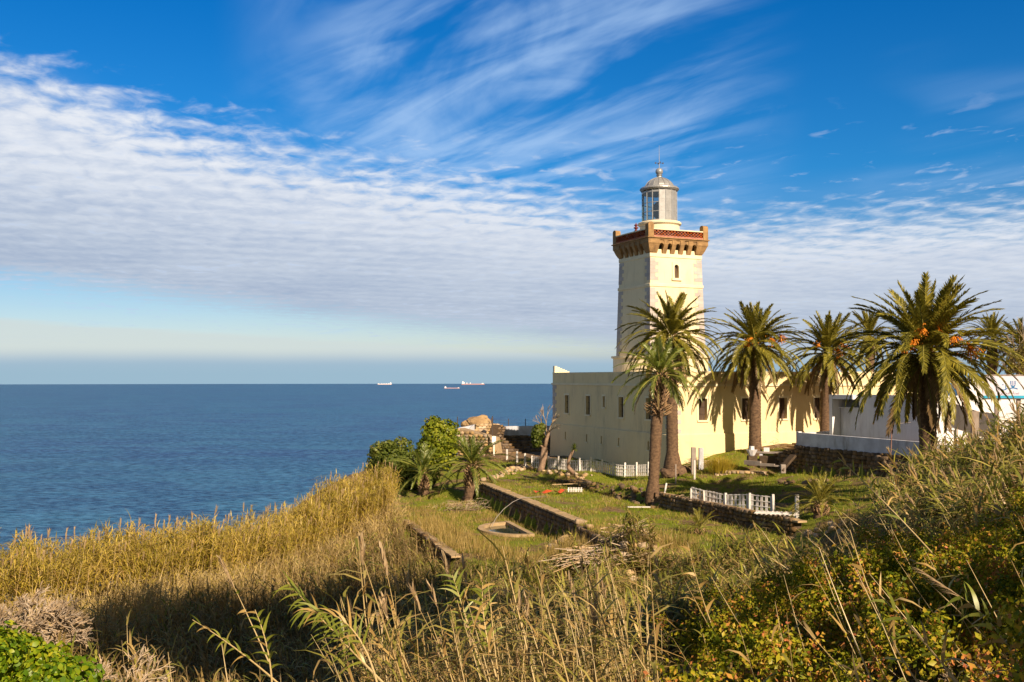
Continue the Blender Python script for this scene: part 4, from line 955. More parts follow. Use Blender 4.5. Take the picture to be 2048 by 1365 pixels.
for pw, hg in ((.085, 1.0), (.105, .92), (.15, 1.0)):
    PICK[(pw, hg)] = MB().box(-pw / 2, -.007, .02, pw / 2, .012, hg).mesh('picket', M_fence)
f1 = [(2.97 + 7.43 * u / 9, 82.0 - 5.8 * u / 9) for u in range(10)]
fence('picket_fence', 'long white picket fence below the shaded side of the cream building', 'fence', [(a, b) for a, b in f1], .92, .165, nrail=4, ph=.2, pw=.105)
f0 = [(at(1064, 757, 1).x * 83.6, 83.6), (at(1082, 757, 1).x * 82.7, 82.7)]
fence('picket_fence', 'short greyish picket panel left of the small bare tree', 'fence', f0, 1.0, .20, nrail=3, ph=.05)
f2 = [(at(px, 757, 1).x * Y, Y) for px, Y in ((1381, 59.0), (1407, 58.2), (1450, 57.0), (1497, 55.8), (1545, 54.8))]
fence('trellis_fence', 'broken white trellis fence leaning on the grass above the rubble wall', 'fence', f2, 1.0, .25, nrail=4, pw=.15, ph=.12, dz=[.22, .16, .05, .06, 0], missing={(2, 6), (0, 3)})
fp = thing('fallen_trellis', 'white trellis panel fallen flat on top of the rubble wall', 'fence panel', tuple(gp(1552, 1031, -7.05)), R(-20))
for i in range(9): link('picket', PICK[(.085, 1.0)], fp, loc=(-.9 + i * .23, -.5, .08), rot=(-PI / 2 + .06, 0, 0))
for i in range(4): MB().box(-1.05, -.02, 0, 1.05, .03, .03).build('rail', M_fence, fp, loc=(0, -.42 + i * .28, .10))

# ------------------------------------------------------------------ the old ruin on the left behind the garden
ru = thing('ruined_wall', 'sunlit rough stone wall of the ruin with a small dark opening', 'ruin', (0, 0, 0))
def ruin_piece(t, pts_px, Y0, Y1, mesh=PST, mat=M_palemortar, name='wall', n=120, size=.38, th=1.2):
    """pts_px outline in photo pixels, lifted onto a plane running from depth Y0 (left) to Y1 (right) and given thickness"""
    xs = [p[0] for p in pts_px]; lo, hi = min(xs), max(xs); P3 = [at(px, py, Y0 + (Y1 - Y0) * (px - lo) / (hi - lo)) for px, py in pts_px]
    dr_ = (at(hi, 800, Y1) - at(lo, 800, Y0)); dr_.z = 0; dr_.normalize(); nrm = Vector((-dr_.y, dr_.x, 0))
    m_ = MB(); k_ = len(P3); m_.v = [tuple(p) for p in P3] + [tuple(p + nrm * th) for p in P3]
    m_.f = [tuple(range(k_))[::-1], tuple(range(k_, 2 * k_))] + [(i, (i + 1) % k_, k_ + (i + 1) % k_, k_ + i) for i in range(k_)]
    m_.build(name, mat, t)
    ang = math.atan2(dr_.y, dr_.x); A = np.array(pts_px, float); made = 0
    ylo, yhi = A[:, 1].min(), A[:, 1].max(); sp = size * F / ((Y0 + Y1) / 2)
    rows = max(1, int((yhi - ylo) / (sp * .62)))
    for r_ in range(rows):
        py = ylo + (r_ + .5) * (yhi - ylo) / rows; px = lo + random.random() * sp
        while px < hi:
            if inside(np.array([px]), np.array([py]), [tuple(p) for p in A])[0] and made < n:
                Y = Y0 + (Y1 - Y0) * (px - lo) / (hi - lo); p = at(px, py, Y) - nrm * .0
                link('stone', random.choice(mesh), t, loc=p, rot=(random.uniform(-.15, .15), random.uniform(-.2, .2), ang), sc=(size * random.uniform(.8, 1.25), .24, size * .62)); made += 1
            px += sp * random.uniform(.85, 1.15)
ruin_piece(ru, [(952, 850), (997, 848), (1001, 860), (996, 878), (1003, 900), (952, 905)], 100, 102, n=150, size=.42)
a_ = at(968, 869, 100.2); MB().lathe([(.02, 0), (.26, .02), (.26, .3), (.12, .42), (.02, .45)], 10, c=a_).build('opening', M_dark, ru)
ru2 = thing('rampart', 'low sunlit stone rampart sloping down to the right in front of the ruin', 'wall', (0, 0, 0))
ruin_piece(ru2, [(915, 857), (986, 876), (992, 908), (915, 912)], 92, 90, n=170, size=.42)
ru3 = thing('rampart', 'shaded brown stone bastion between the ruin and the far white wall', 'wall', (0, 0, 0))
ruin_piece(ru3, [(998, 850), (1012, 854), (1006, 877), (1000, 905), (990, 905), (993, 872)], 100, 102, STN, M_mortar, n=60)
tr = thing('whitewashed_slope', 'white plastered triangle on top of the low rampart', 'wall', (0, 0, 0))
P3 = [at(917, 856, 93.5), at(935, 860, 93), at(949, 849, 96), at(944, 851, 98)]; m_ = MB(); m_.v = [tuple(p) for p in P3] + [tuple(p + Vector((0, .3, -.8))) for p in P3]; m_.f = [(3, 2, 1, 0), (4, 5, 6, 7), (0, 1, 5, 4), (1, 2, 6, 5), (2, 3, 7, 6), (3, 0, 4, 7)]; m_.build('plaster', M_white, tr)
rk = []
def boulder(name, label, c, s, mat, seed, cat='rock', sub=3):
    me_ = bpy.data.meshes.new(name); import bmesh
    bm = bmesh.new(); bmesh.ops.create_icosphere(bm, subdivisions=sub, radius=1); rg = np.random.default_rng(seed); K_ = rg.normal(0, 1, (14, 3)); ph = rg.uniform(0, 6, 14)
    for v in bm.verts:
        d = v.co.normalized(); q = sum(math.sin(3.2 * (K_[i][0] * d.x + K_[i][1] * d.y + K_[i][2] * d.z) + ph[i]) for i in range(14)) / 14
        q += .3 * abs(sum(math.sin(7 * (K_[i][1] * d.x + K_[i][2] * d.y + K_[i][0] * d.z) + ph[i]) for i in range(5)) / 5)
        v.co = Vector((d.x * s[0], d.y * s[1], d.z * s[2])) * (1 + .42 * q)
    bm.to_mesh(me_); bm.free(); me_.materials.append(mat); o = link(name, me_, loc=c); return tag(o, label, cat)
boulder('rock_outcrop', 'rounded ochre rock rising above the stone ruin against the sea', at(958, 849, 105), (1.35, 1.2, .85), M_rock, 4)
boulder('rock_outcrop', 'small square topped rock on the summit of the ochre outcrop', at(966, 836, 105), (.5, .5, .38), M_rock, 9, sub=2)
boulder('rock_outcrop', 'low ochre rock shoulder left of the ruin outcrop', at(938, 850, 105), (.9, .8, .5), M_rock, 5, sub=2)
fw = thing('far_white_wall', 'long white plastered wall with broken lower edge by the sea', 'wall', (0, 0, 0))
P3 = [(1008, 853), (1110, 852), (1110, 878), (1065, 870), (1045, 872), (1030, 877), (1006, 878)]
m_ = MB(); a3 = [at(px, py, 104) for px, py in P3]; k_ = len(a3); m_.v = [tuple(p) for p in a3] + [tuple(p + Vector((0, .4, 0))) for p in a3]; m_.f = [tuple(range(k_))[::-1], tuple(range(k_, 2 * k_))] + [(i, (i + 1) % k_, k_ + (i + 1) % k_, k_ + i) for i in range(k_)]; m_.build('plaster', M_whitedirty, fw)
rs = thing('stepped_ruin', 'dark stepped masonry in the shade below the far white wall', 'ruin', (0, 0, 0))
for i in range(7):
    a_, b_ = at(1003, 872 + i * 5.4, 103.6 - i * .8), at(1103, 866 + i * 5.2, 103.6 - i * .8); MB().box(a_.x, a_.y - .05 * i, a_.z - .8, b_.x, a_.y + .86, a_.z + .02 * (i % 3)).build('masonry_step', M_mortar if i % 2 else M_stone, rs)
    for j in range(16):
        u = random.random(); p = a_ * (1 - u) + b_ * u; link('stone', random.choice(STN), rs, loc=(p.x, a_.y - .06 * i, a_.z - .1), rot=(0, 0, 0), sc=(random.uniform(.4, .8), .3, .28))
for i, px in enumerate((915, 983, 1017, 1051, 1084)):
    a_ = at(px, 855 if i else 850, 104.2); tag(MB().box(-.04, -.04, -.4, .04, .04, [.85, 1.0, .9, .9, .9][i]).build('fence_stake', M_iron, loc=a_), ['thin dark fence stake above the yellow bush', 'thin dark fence stake on the ruin just right of the rock', 'thin dark stake at the left end of the far white wall', 'thin dark stake above the middle of the far white wall', 'thin dark stake above the far white wall nearest the building'][i], 'stake')
wr = thing('wire_strands', 'two thin wires strung between the stakes above the far white wall', 'wire', tuple(at(983, 840, 104.2)))
for py in (840, 847): MB().tube([at(983, py, 104.2) - wr.location, at(1017, py + 1, 104.2) - wr.location, at(1051, py, 104.2) - wr.location, at(1104, py, 104.2) - wr.location], .008, 3).build('wire', M_iron, wr)
sg = thing('white_sign', 'small white notice board on a pole in front of the ruin', 'sign', tuple(at(988, 905, 89))); o_ = sg.location.copy()
a_ = at(984, 889, 89) - o_; b_ = at(992, 873, 89) - o_; MB().box(a_.x, -.03, a_.z, b_.x, .0, b_.z).build('board', M_shipwhite, sg); MB().box(-.06, .003, -.3, .06, .12, a_.z + .1).build('pole', M_fence, sg)
tag(MB().box(-.05, -.05, -.4, .05, .05, 1.75).build('dark_post', M_iron, loc=at(985, 872, 89.6)), 'thin dark post rising behind the white notice board', 'post')

# ------------------------------------------------------------------ vegetation tools (numpy)
def rot_z(a):
    c, s = np.cos(a), np.sin(a); o, e = np.zeros_like(a), np.ones_like(a)
    return np.stack([np.stack([c, -s, o], -1), np.stack([s, c, o], -1), np.stack([o, o, e], -1)], -2)
def rot_axis(ax, ang):   # ax (n,3) unit, ang (n,)
    K = np.zeros((len(ang), 3, 3)); K[:, 0, 1] = -ax[:, 2]; K[:, 0, 2] = ax[:, 1]; K[:, 1, 0] = ax[:, 2]; K[:, 1, 2] = -ax[:, 0]; K[:, 2, 0] = -ax[:, 1]; K[:, 2, 1] = ax[:, 0]
    I = np.eye(3)[None]; s, c = np.sin(ang)[:, None, None], np.cos(ang)[:, None, None]
    return I + s * K + (1 - c) * (K @ K)
def scatter(protos, pos, yaw, scale, tilt=None, tdir=None):
    """protos: list of (V, F, mi); returns joined arrays"""
    n = len(pos); pick = RNG.integers(0, len(protos), n); Vs, Fs, Ms = [], [], []; off = 0
    sc = np.asarray(scale); sc = sc[:, None] if sc.ndim == 1 else sc
    for k_, (V, Fc, mi) in enumerate(protos):
        sel = np.where(pick == k_)[0]
        if not len(sel): continue
        Rm = rot_z(yaw[sel])
        if tilt is not None:
            a = tdir[sel]; ax = np.stack([-np.sin(a), np.cos(a), np.zeros(len(sel))], -1); Rm = rot_axis(ax, tilt[sel]) @ Rm
        P = np.einsum('nij,vj->nvi', Rm, V) * sc[sel][:, None, :] + pos[sel][:, None, :]
        Vs.append(P.reshape(-1, 3)); f = Fc[None] + (np.arange(len(sel)) * len(V))[:, None, None] + off; Fs.append(f.reshape(-1, 3)); Ms.append(np.tile(mi, len(sel))); off += len(sel) * len(V)
    return np.concatenate(Vs), np.concatenate(Fs), np.concatenate(Ms)
def blade(base, d, up, side, L_, wd, bend, n=3):
    """strap leaf, returns V, F (tris)"""
    V = []; p = np.array(base, float); dd = np.array(d, float); st = L_ / n
    for i in range(n):
        w_ = wd * (1 - (i / n) ** 1.6) * (.7 if i == 0 else 1)
        V += [p - side * w_ / 2, p + side * w_ / 2]; dd = dd - up * bend / n; dd /= np.linalg.norm(dd); p = p + dd * st
    V.append(p); Fc = []
    for i in range(n - 1): a = 2 * i; Fc += [(a, a + 1, a + 3), (a, a + 3, a + 2)]
    a = 2 * (n - 1); Fc.append((a, a + 1, a + 2))
    return np.array(V), np.array(Fc)
def join(parts):
    V, Fc, M_ = [], [], []; o = 0
    for v, f, m in parts: V.append(v); Fc.append(np.asarray(f) + o); M_.append(np.full(len(f), m)); o += len(v)
    return np.concatenate(V), np.concatenate(Fc), np.concatenate(M_)
def tri_tube(pts, rad, seg=3):
    pts = np.array(pts, float); V = []; Fc = []
    for i, p in enumerate(pts):
        for q in range(seg): a = 2 * PI * q / seg; V.append(p + np.array([math.cos(a), math.sin(a), 0]) * rad[i])
    for i in range(len(pts) - 1):
        for q in range(seg):
            j = (q + 1) % seg; a, b, c, d = i * seg + q, i * seg + j, (i + 1) * seg + j, (i + 1) * seg + q; Fc += [(a, b, c), (a, c, d)]
    return np.array(V), np.array(Fc)
UP = np.array([0, 0, 1.0])
def reed_proto(h, rg, nleaf=14, plume=False, dry=.3, leafL=.55, wd=.045, leafstart=.35, stem_r=.014):
    parts = []; bend = rg.normal(0, .06, 2); pts = [(bend[0] * (t ** 2) * h, bend[1] * (t ** 2) * h, t * h) for t in (0, .4, .75, 1)]
    parts.append((*tri_tube(pts, [stem_r, stem_r * .9, stem_r * .7, stem_r * .3]), 0))
    for i in range(nleaf):
        t = leafstart + (1 - leafstart) * (i / nleaf) ** .9; a = (i % 2) * PI + rg.normal(0, .6); b = np.array([bend[0] * t * t * h, bend[1] * t * t * h, t * h])
        el_ = rg.uniform(.1, 1.1) + .25 * t; d = np.array([math.cos(a) * math.cos(el_), math.sin(a) * math.cos(el_), math.sin(el_)]); side = np.array([-math.sin(a), math.cos(a), 0])
        L_ = leafL * rg.uniform(.7, 1.25) * (1 - .35 * abs(t - .7)); v, f = blade(b, d, UP, side, L_, wd * rg.uniform(.8, 1.3), rg.uniform(.7, 2.0), 3)
        parts.append((v, f, 2 if rg.random() < dry * (1.6 - t) else 1))
    if plume:
        top = np.array([bend[0] * h, bend[1] * h, h])
        for i in range(16):
            a = rg.uniform(0, 2 * PI); t = i / 16 * .26; d = np.array([math.cos(a) * .28, math.sin(a) * .28, .95]); side = np.array([-math.sin(a), math.cos(a), 0])
            v, f = blade(top + UP * t, d, UP, side, rg.uniform(.12, .20), .035, .1, 2); parts.append((v, f, 3))
    return join(parts)
REED_M = [M_reedstem, M_reedleaf, M_reeddry, M_plume]
M_reedgreen = leafmat('green_reed_mix', [(.045, .06, .01), (.13, .14, .018), (.31, .30, .035), (.66, .56, .13)], .3, 'island', .05, (.4, .4, .05))
M_reedbrown = leafmat('brown_reed_mix', [(.07, .05, .02), (.19, .13, .04), (.40, .28, .10), (.66, .50, .20)], .22, 'island', .03, (.4, .3, .1))
M_canebrown = leafmat('brown_cane', [(.12, .08, .035), (.26, .18, .08), (.58, .44, .24)], .1, 'island', .04, (.4, .3, .1))
M_reedtop = leafmat('stand_reed_leaf', [(.16, .15, .015), (.36, .29, .035), (.60, .45, .08), (.72, .54, .16)], .34, 'island', .03, (.55, .48, .06))
REED_T = [M_reedstem, M_reedtop, M_reeddry, M_plume]
M_reedright = leafmat('bank_reed_leaf', [(.06, .08, .01), (.17, .18, .02), (.34, .32, .05), (.60, .50, .14)], .32, 'island', .04, (.44, .42, .05))
REED_R = [M_reedstem, M_reedright, M_reeddry, M_plume]
REED_S = [M_reedstem, M_reedtop, leafmat('straw_leaf', [(.34, .24, .09), (.56, .42, .17), (.70, .55, .27)], .28, 'island', .02, (.6, .45, .15)), M_plume]
REED_G = [M_canebrown, M_reedgreen, M_reedbrown, M_plume]
def sample_poly(poly, n):
    P = np.array(poly); lo, hi = P.min(0), P.max(0); out = np.zeros((0, 2))
    while len(out) < n:
        c = RNG.uniform(lo, hi, (n * 2, 2)); out = np.concatenate([out, c[inside(c[:, 0], c[:, 1], poly)]])
    return out[:n]
def clumpy(xy, f=.5, thr=.0):
    v = np.sin(xy[:, 0] * f * 2.1 + 1.3 * np.sin(xy[:, 1] * f)) * np.sin(xy[:, 1] * f * 1.7 + 1.1 * np.sin(xy[:, 0] * f * 1.3)); return v > thr
def stuff_mesh(name, data, mats, label=None):
    V, Fc, mi = data; o = link(name, mesh_np(name, V, Fc, mats, mi)); o['kind'] = 'stuff'
    if label: o['label'] = label
    return o
def reed_field(name, poly, n, h0, h1, lean=(.12, .10), ldir=PI, label=None, sc=1, thr=None, zoff=0, mats=None, **kw):
    rg = np.random.default_rng(len(name) * 17 + n); hp = (h0 + h1) / 2; pr = [reed_proto(hp, rg, plume=(i == 1 and name in ('reed_stand', 'reed_bank', 'front_canes')), **kw) for i in range(9)]
    xy = sample_poly(poly, n if thr is None else int(n * 1.8))
    if thr is not None: xy = xy[clumpy(xy, .6, thr)][:n]
    m = len(xy); zz = height(xy[:, 0], xy[:, 1]) - .08 + zoff; hh = RNG.uniform(h0, h1, m) * (1 + .13 * np.sin(xy[:, 0] * 1.3 + .7) * np.sin(xy[:, 1] * .9) + .06 * np.sin(xy[:, 0] * 3.1 + xy[:, 1] * 2.3))
    pos = np.c_[xy, zz]; scl = hh / hp
    return stuff_mesh(name, scatter(pr, pos, RNG.uniform(0, 2 * PI, m), scl, np.abs(RNG.normal(*lean, m)), ldir + RNG.normal(0, .5, m)), mats or REED_M, label)

# ------------------------------------------------------------------ palms
def frond_mesh(name, L_, e0, droop, nleaf, leafL, mats, seed, leafw=.05, vee=.35, dry=0, side_bend=.0):
    rg = np.random.default_rng(seed); n = 14; pts = [np.zeros(3)]; ths = []
    for i in range(n):
        th = e0 - droop * ((i + .5) / n) ** 1.25; ths.append(th); st = L_ / n
        pts.append(pts[-1] + np.array([math.cos(th) * st, side_bend * ((i + .5) / n) * st, math.sin(th) * st]))
    pts = np.array(pts); parts = []
    rad = [.05 * (1 - i / n) ** .8 * min(1, L_ / 3) + .006 for i in range(n + 1)]
    # rachis as a flat ribbon-like tube
    V = []; Fc = []
    for i, p in enumerate(pts):
        th = ths[min(i, n - 1)]; nr = np.array([-math.sin(th), 0, math.cos(th)]); sd_ = np.array([0, 1.0, 0]); r = rad[i]
        V += [p + sd_ * r, p - sd_ * r, p + nr * r * .7]
    for i in range(n):
        for q in range(3): j = (q + 1) % 3; a, b, c, d = i * 3 + q, i * 3 + j, (i + 1) * 3 + j, (i + 1) * 3 + q; Fc += [(a, b, c), (a, c, d)]
    parts.append((np.array(V), np.array(Fc), 1))
    for k_ in range(nleaf):
        t = .10 + .90 * (k_ + .5) / nleaf; u = t * n; i = min(int(u), n - 1); p = pts[i] * (1 - (u - i)) + pts[i + 1] * (u - i); th = ths[i]
        tg = np.array([math.cos(th), 0, math.sin(th)]); nr = np.array([-math.sin(th), 0, math.cos(th)])
        prof = min(1, (t / .22)) ** .8 * (1 - .55 * max(0, (t - .55) / .45) ** 1.5)
        for sgn in (-1, 1):
            al = R(58 - 34 * t + rg.normal(0, 5)); sd_ = np.array([0, sgn, 0]); v_ = vee * rg.uniform(.5, 1.3)
            d = tg * math.cos(al) + sd_ * math.sin(al) + nr * v_; d /= np.linalg.norm(d)
            wv = np.cross(d, nr); wv /= np.linalg.norm(wv); wv = wv * .75 + nr * .5 * rg.uniform(-1, 1)
            ll = leafL * prof * rg.uniform(.85, 1.12); v, f = blade(p, d, UP, wv, ll, leafw, .35 + .5 * dry, 2); parts.append((v, f, 0))
    V, Fc, mi = join(parts); return mesh_np(name, V, Fc, mats, mi)
def make_frond_set(tag_, L_, leafL, nleaf, mat, drymat, seed, leafw=.05):
    cl = [(84, 12, .66), (70, 26, .74), (55, 46, .88), (40, 64, .96), (25, 72, 1.0), (8, 70, 1.0), (-12, 58, .96), (-33, 42, .84), (-54, 26, .68), (-72, 14, .55)]
    out = []
    for c, (e0, dp, lf) in enumerate(cl):
        v_ = []
        for q in range(2):
            mt = [drymat, M_rachis] if (c >= 8 or (c == 7 and q == 1)) else [mat, M_rachis]
            v_.append(frond_mesh('frond', L_ * lf * (1 + .06 * q), R(e0 - 4 * q), R(dp * (1 + .15 * q)), nleaf, leafL * (.8 if c >= 8 else 1), mt, seed + c * 3 + q, leafw, .35 - .03 * c, dry=1 if c >= 8 else 0, side_bend=(.12 if q else -.12)))
        out.append(v_)
    return out
def palm_trunk(pts, rads, seed, boots_from=1.0, segs=22):
    """trunk with spiral leaf scars"""
    rg = np.random.default_rng(seed); pts = [Vector(p) for p in pts]; L_ = sum((pts[i + 1] - pts[i]).length for i in range(len(pts) - 1)); rings = max(20, int(L_ / .055)); V = []
    for i in range(rings + 1):
        t = i / rings * (len(pts) - 1); j = min(int(t), len(pts) - 2); u = t - j; p = pts[j].lerp(pts[j + 1], u); r = rads[j] * (1 - u) + rads[j + 1] * u; hgt = i / rings * L_
        for q in range(segs):
            a = 2 * PI * q / segs; ph = hgt / .16; k_ = a * 5 / (2 * PI)
            b = abs(math.sin(PI * (ph + k_))) * abs(math.sin(PI * (ph - k_ + .5))); rough = .035 + .10 * max(0, (hgt / L_ - boots_from + .35))
            rr_ = r * (1 - rough + 2.2 * rough * b + rg.normal(0, .012)); V.append((p.x + rr_ * math.cos(a), p.y + rr_ * math.sin(a), p.z))
    n = segs; Fc = [(i * n + q, i * n + (q + 1) % n, (i + 1) * n + (q + 1) % n, (i + 1) * n + q) for i in range(rings) for q in range(n)]
    me_ = mesh_np('trunk', np.array(V), np.array(Fc), M_bark); return me_
def boots_mesh(pts, r, n, seed, L_=.28, out=.9, mat=M_boot, wd=.12):
    """stubs of cut leaf bases wrapped round the upper trunk"""
    rg = np.random.default_rng(seed); pts = [Vector(p) for p in pts]; parts = []
    for i in range(n):
        t = (i + .5) / n * (len(pts) - 1); j = min(int(t), len(pts) - 2); p = pts[j].lerp(pts[j + 1], t - j); rr_ = r[j] * (1 - (t - j)) + r[j + 1] * (t - j)
        a = i * 2.39996; d = np.array([math.cos(a) * out, math.sin(a) * out, 1.0]); d /= np.linalg.norm(d); b = np.array([p.x + math.cos(a) * rr_ * .9, p.y + math.sin(a) * rr_ * .9, p.z]); sd_ = np.array([-math.sin(a), math.cos(a), 0])
        ll = L_ * rg.uniform(.6, 1.2); w_ = wd * rg.uniform(.8, 1.2); nr = np.array([math.cos(a), math.sin(a), -.4]) * .05
        V = np.array([b - sd_ * w_ / 2, b + sd_ * w_ / 2, b + nr * 1.4, b + d * ll - sd_ * w_ * .32, b + d * ll + sd_ * w_ * .32, b + d * ll + nr]); Fc = np.array([(0, 1, 4), (0, 4, 3), (1, 2, 5), (1, 5, 4), (2, 0, 3), (2, 3, 5), (3, 4, 5)]); parts.append((V, Fc, 0))
    V, Fc, mi = join(parts); return mesh_np('leaf_base', V, Fc, mat, mi)
BIG = make_frond_set('big', 4.0, .46, 70, M_frond, M_fronddry, 50, .085)
YNG = make_frond_set('young', 3.0, .42, 52, M_frondyoung, M_fronddry, 90, .06)
def palm(name, label, base, crown, r0, r1, L_, nf, dist, fset=BIG, Lref=4.0, mid=None, flare=1.5, fruit=(), group=None, boots=60, bootlen=1.6, seed=1, yaw0=0, vis=True):
    rg = random.Random(seed); t = thing(name, label, 'palm tree', base, 0, group); b = Vector(base); c = Vector(crown) - b
    zg = hz1(base[0], base[1]) - b.z
    m1 = Vector(mid) - b if mid else c * .5
    pts = [Vector((0, 0, min(0, zg) - .3)), Vector((0, 0, .25)), c * .12, m1 if mid else c * .5, c * .97]; rd = [r0 * flare, r0 * (1 + (flare - 1) * .55), r0 * 1.05, (r0 + r1) / 2, r1]
    if c.z < 2.5: pts = [Vector((0, 0, -.3)), c * .45, c * .97]; rd = [r0 * 1.2, r0, r1]
    link('trunk', palm_trunk(pts, rd, seed), t)
    d = (c - pts[-2]).normalized(); k_ = min(bootlen, c.z * .9)
    bp_ = [c - d * k_, c - d * k_ * .5, c + d * .1]; link('crown_base', boots_mesh(bp_, [r1 * 1.0, r1 * 1.25, r1 * .7], boots, seed), t, kind='stuff')
    sc = L_ / Lref; i = 0; tot = sum(dist)
    for cl, cnt in enumerate(dist):
        for q in range(cnt):
            a = yaw0 + i * 2.39996 + rg.uniform(-.22, .22); i += 1; s_ = sc * rg.uniform(.86, 1.08)
            rr_ = r1 * (.25 + .5 * min(cl, 6) / 6); zo = .35 - cl * .09 * (L_ / 3.9) - (.25 if cl > 7 else 0)
            link('frond', rg.choice(fset[cl]), t, loc=c + Vector((math.cos(a) * rr_, math.sin(a) * rr_, zo)), rot=(rg.uniform(-.35, .35) , rg.uniform(-.09, .09), a), sc=(s_, s_, s_))
    for (dx, dz_, sz) in fruit:
        pr = []
        for q in range(46):
            a = rg.uniform(0, 2 * PI); e = rg.uniform(-1.0, .9); dd = np.array([math.cos(a) * math.cos(e) + .5 * (1 if dx > 0 else -1), math.sin(a) * math.cos(e) - .5, math.sin(e) - .2]); dd /= np.linalg.norm(dd); sd_ = np.cross(dd, UP); sd_ /= np.linalg.norm(sd_) + 1e-6
            v, f = blade(np.zeros(3), dd, UP, sd_, sz * 1.3 * rg.uniform(.5, 1.1), .06, 1.2, 3); pr.append((v, f, 0))
            e_ = v[-1]; o3 = np.array([[.03, 0, 0], [-.02, .03, 0], [-.02, -.03, 0], [0, 0, .045], [0, 0, -.04]]) * 1.3 + e_; pr.append((o3, np.array([(0, 1, 3), (1, 2, 3), (2, 0, 3), (1, 0, 4), (2, 1, 4), (0, 2, 4)]), 0))
        V, Fc, mi = join(pr); link('fruit_cluster', mesh_np('fruit_cluster', V, Fc, M_fruit, mi), t, loc=c + Vector((dx, -1.25 - abs(dx) * .1, dz_)))
    return t
D_BIG = (7, 11, 13, 14, 15, 15, 15, 13, 10, 5)
PG = 'date palms around the lighthouse'
def palm_px(name, label, pxb, Y, zb, pxc, pyc, r0, r1, L_, dist, dY=0, **kw):
    b = at(pxb, 900, Y); c = at(pxc, pyc, Y + dY); return palm(name, label, (b.x, Y, zb), tuple(c), r0, r1, L_, 0, dist, **kw)
palm_px('date_palm', 'tallest palm with thick straight trunk right in front of the tower', 1345, 71, -6.35, 1342, 672, .40, .40, 4.15, (6, 9, 11, 12, 14, 14, 15, 13, 9, 4), flare=2.0, seed=3, boots=90, bootlen=3.6)
b_ = at(1305, 985, 63.5)
palm('date_palm', 'younger slim palm leaning right in front of the shaded building wall', (b_.x, 63.5, -7.4), tuple(at(1322, 750, 64)), .33, .42, 3.1, 0, (4, 5, 6, 6, 6, 6, 5, 3, 1, 0), YNG, 3.0, mid=tuple(at(1313, 850, 63.8)), flare=1.6, seed=5, boots=150, bootlen=2.1)
# collar of pale stubs half way up the leaning palm
lp = [o for o in COL.objects if o.get('label', '').startswith('younger slim palm')][0]
cc = [at(1316, 833, 63.8) - lp.location, at(1318, 822, 63.8) - lp.location, at(1318, 812, 63.8) - lp.location]
link('stub_collar', boots_mesh(cc, [.38, .5, .42], 46, 77, .55, 1.8), lp, kind='stuff')
palm_px('date_palm', 'palm with small orange fruit bunches standing right of the tower', 1510, 74.3, -5.5, 1510, 690, .43, .42, 4.1, D_BIG, fruit=((-.55, .5, .45), (.9, .45, .5), (1.5, .7, .5), (-.9, .2, .35)), flare=1.25, seed=8, boots=70, bootlen=2.6)
palm_px('date_palm', 'palm with a bright orange fruit bunch between the two larger fruiting palms', 1650, 77, -5.1, 1656, 704, .40, .38, 4.1, D_BIG, fruit=((.3, .2, .6), (.75, .5, .45), (-1.2, .6, .3)), flare=1.1, seed=11, boots=60, bootlen=1.6)
palm_px('date_palm', 'largest palm with many orange fruit bunches in front of the white house', 1857, 50, -5.8, 1852, 703, .40, .44, 4.8, (9, 14, 17, 18, 20, 20, 19, 13, 7, 3), fruit=((-1.15, .55, .45), (-1.6, .2, .3), (1.5, .25, .62), (.15, 1.0, .4), (.85, .7, .4), (-.7, 1.1, .4), (-.4, .2, .3)), flare=1.2, seed=14, boots=110, bootlen=2.2)
palm_px('date_palm', 'palm whose top shows just left of the largest palm', 1740, 96, -5.0, 1740, 672, .4, .4, 3.4, (6, 8, 9, 9, 9, 9, 8, 7, 5, 0), seed=21, boots=30)
palm_px('date_palm', 'distant palm crown just right of the largest palm', 1984, 88, -5.0, 1984, 678, .4, .4, 3.0, (6, 8, 9, 9, 9, 9, 8, 7, 5, 0), seed=22, boots=30)
palm_px('date_palm', 'distant palm cut by the right edge of the picture', 2046, 84, -5.0, 2046, 695, .4, .4, 3.2, (6, 8, 9, 9, 9, 9, 8, 7, 5, 0), seed=23, boots=30)
D_S = (5, 6, 7, 7, 6, 5, 3, 1, 0, 0)
b_ = at(942, 992, 73); palm('date_palm', 'stout sunlit young palm left of the long rubble wall', (b_.x, 73, -8.9), tuple(at(944, 932, 73)), .50, .42, 3.0, 0, (4, 6, 7, 8, 7, 5, 3, 0, 0, 0), YNG, 3.0, seed=31, boots=110, bootlen=1.7)
b_ = at(848, 1000, 76); palm('date_palm', 'low palm with darker drooping fronds beside the left bushes', (b_.x, 76, hz1(b_.x, 76)), tuple(at(846, 948, 76)), .36, .34, 2.9, 0, (3, 5, 6, 7, 7, 5, 3, 0, 0, 0), YNG, 3.0, seed=33, boots=50, bootlen=1.2)
DRK = make_frond_set('dark', 2.0, .30, 32, M_frond, M_fronddry, 130, .04)
b_ = at(1640, 1042, 51.5); palm('date_palm', 'short dark palm growing from the lawn right of the lone white post', (b_.x, 51.5, hz1(b_.x, 51.5)), tuple(at(1640, 1012, 51.5)), .30, .26, 2.0, 0, (4, 6, 7, 7, 6, 4, 2, 0, 0, 0), DRK, 2.0, seed=35, boots=50, bootlen=.7)
b_ = at(1400, 1072, 50.5); palm('date_palm', 'tiny dark palm at the foot of the right rubble wall', (b_.x, 50.5, hz1(b_.x, 50.5)), tuple(at(1400, 1066, 50.5)), .14, .12, 1.35, 0, (3, 4, 5, 5, 4, 3, 0, 0, 0, 0), DRK, 2.0, seed=36, boots=14, bootlen=.3)
b_ = at(1345, 935, 71)
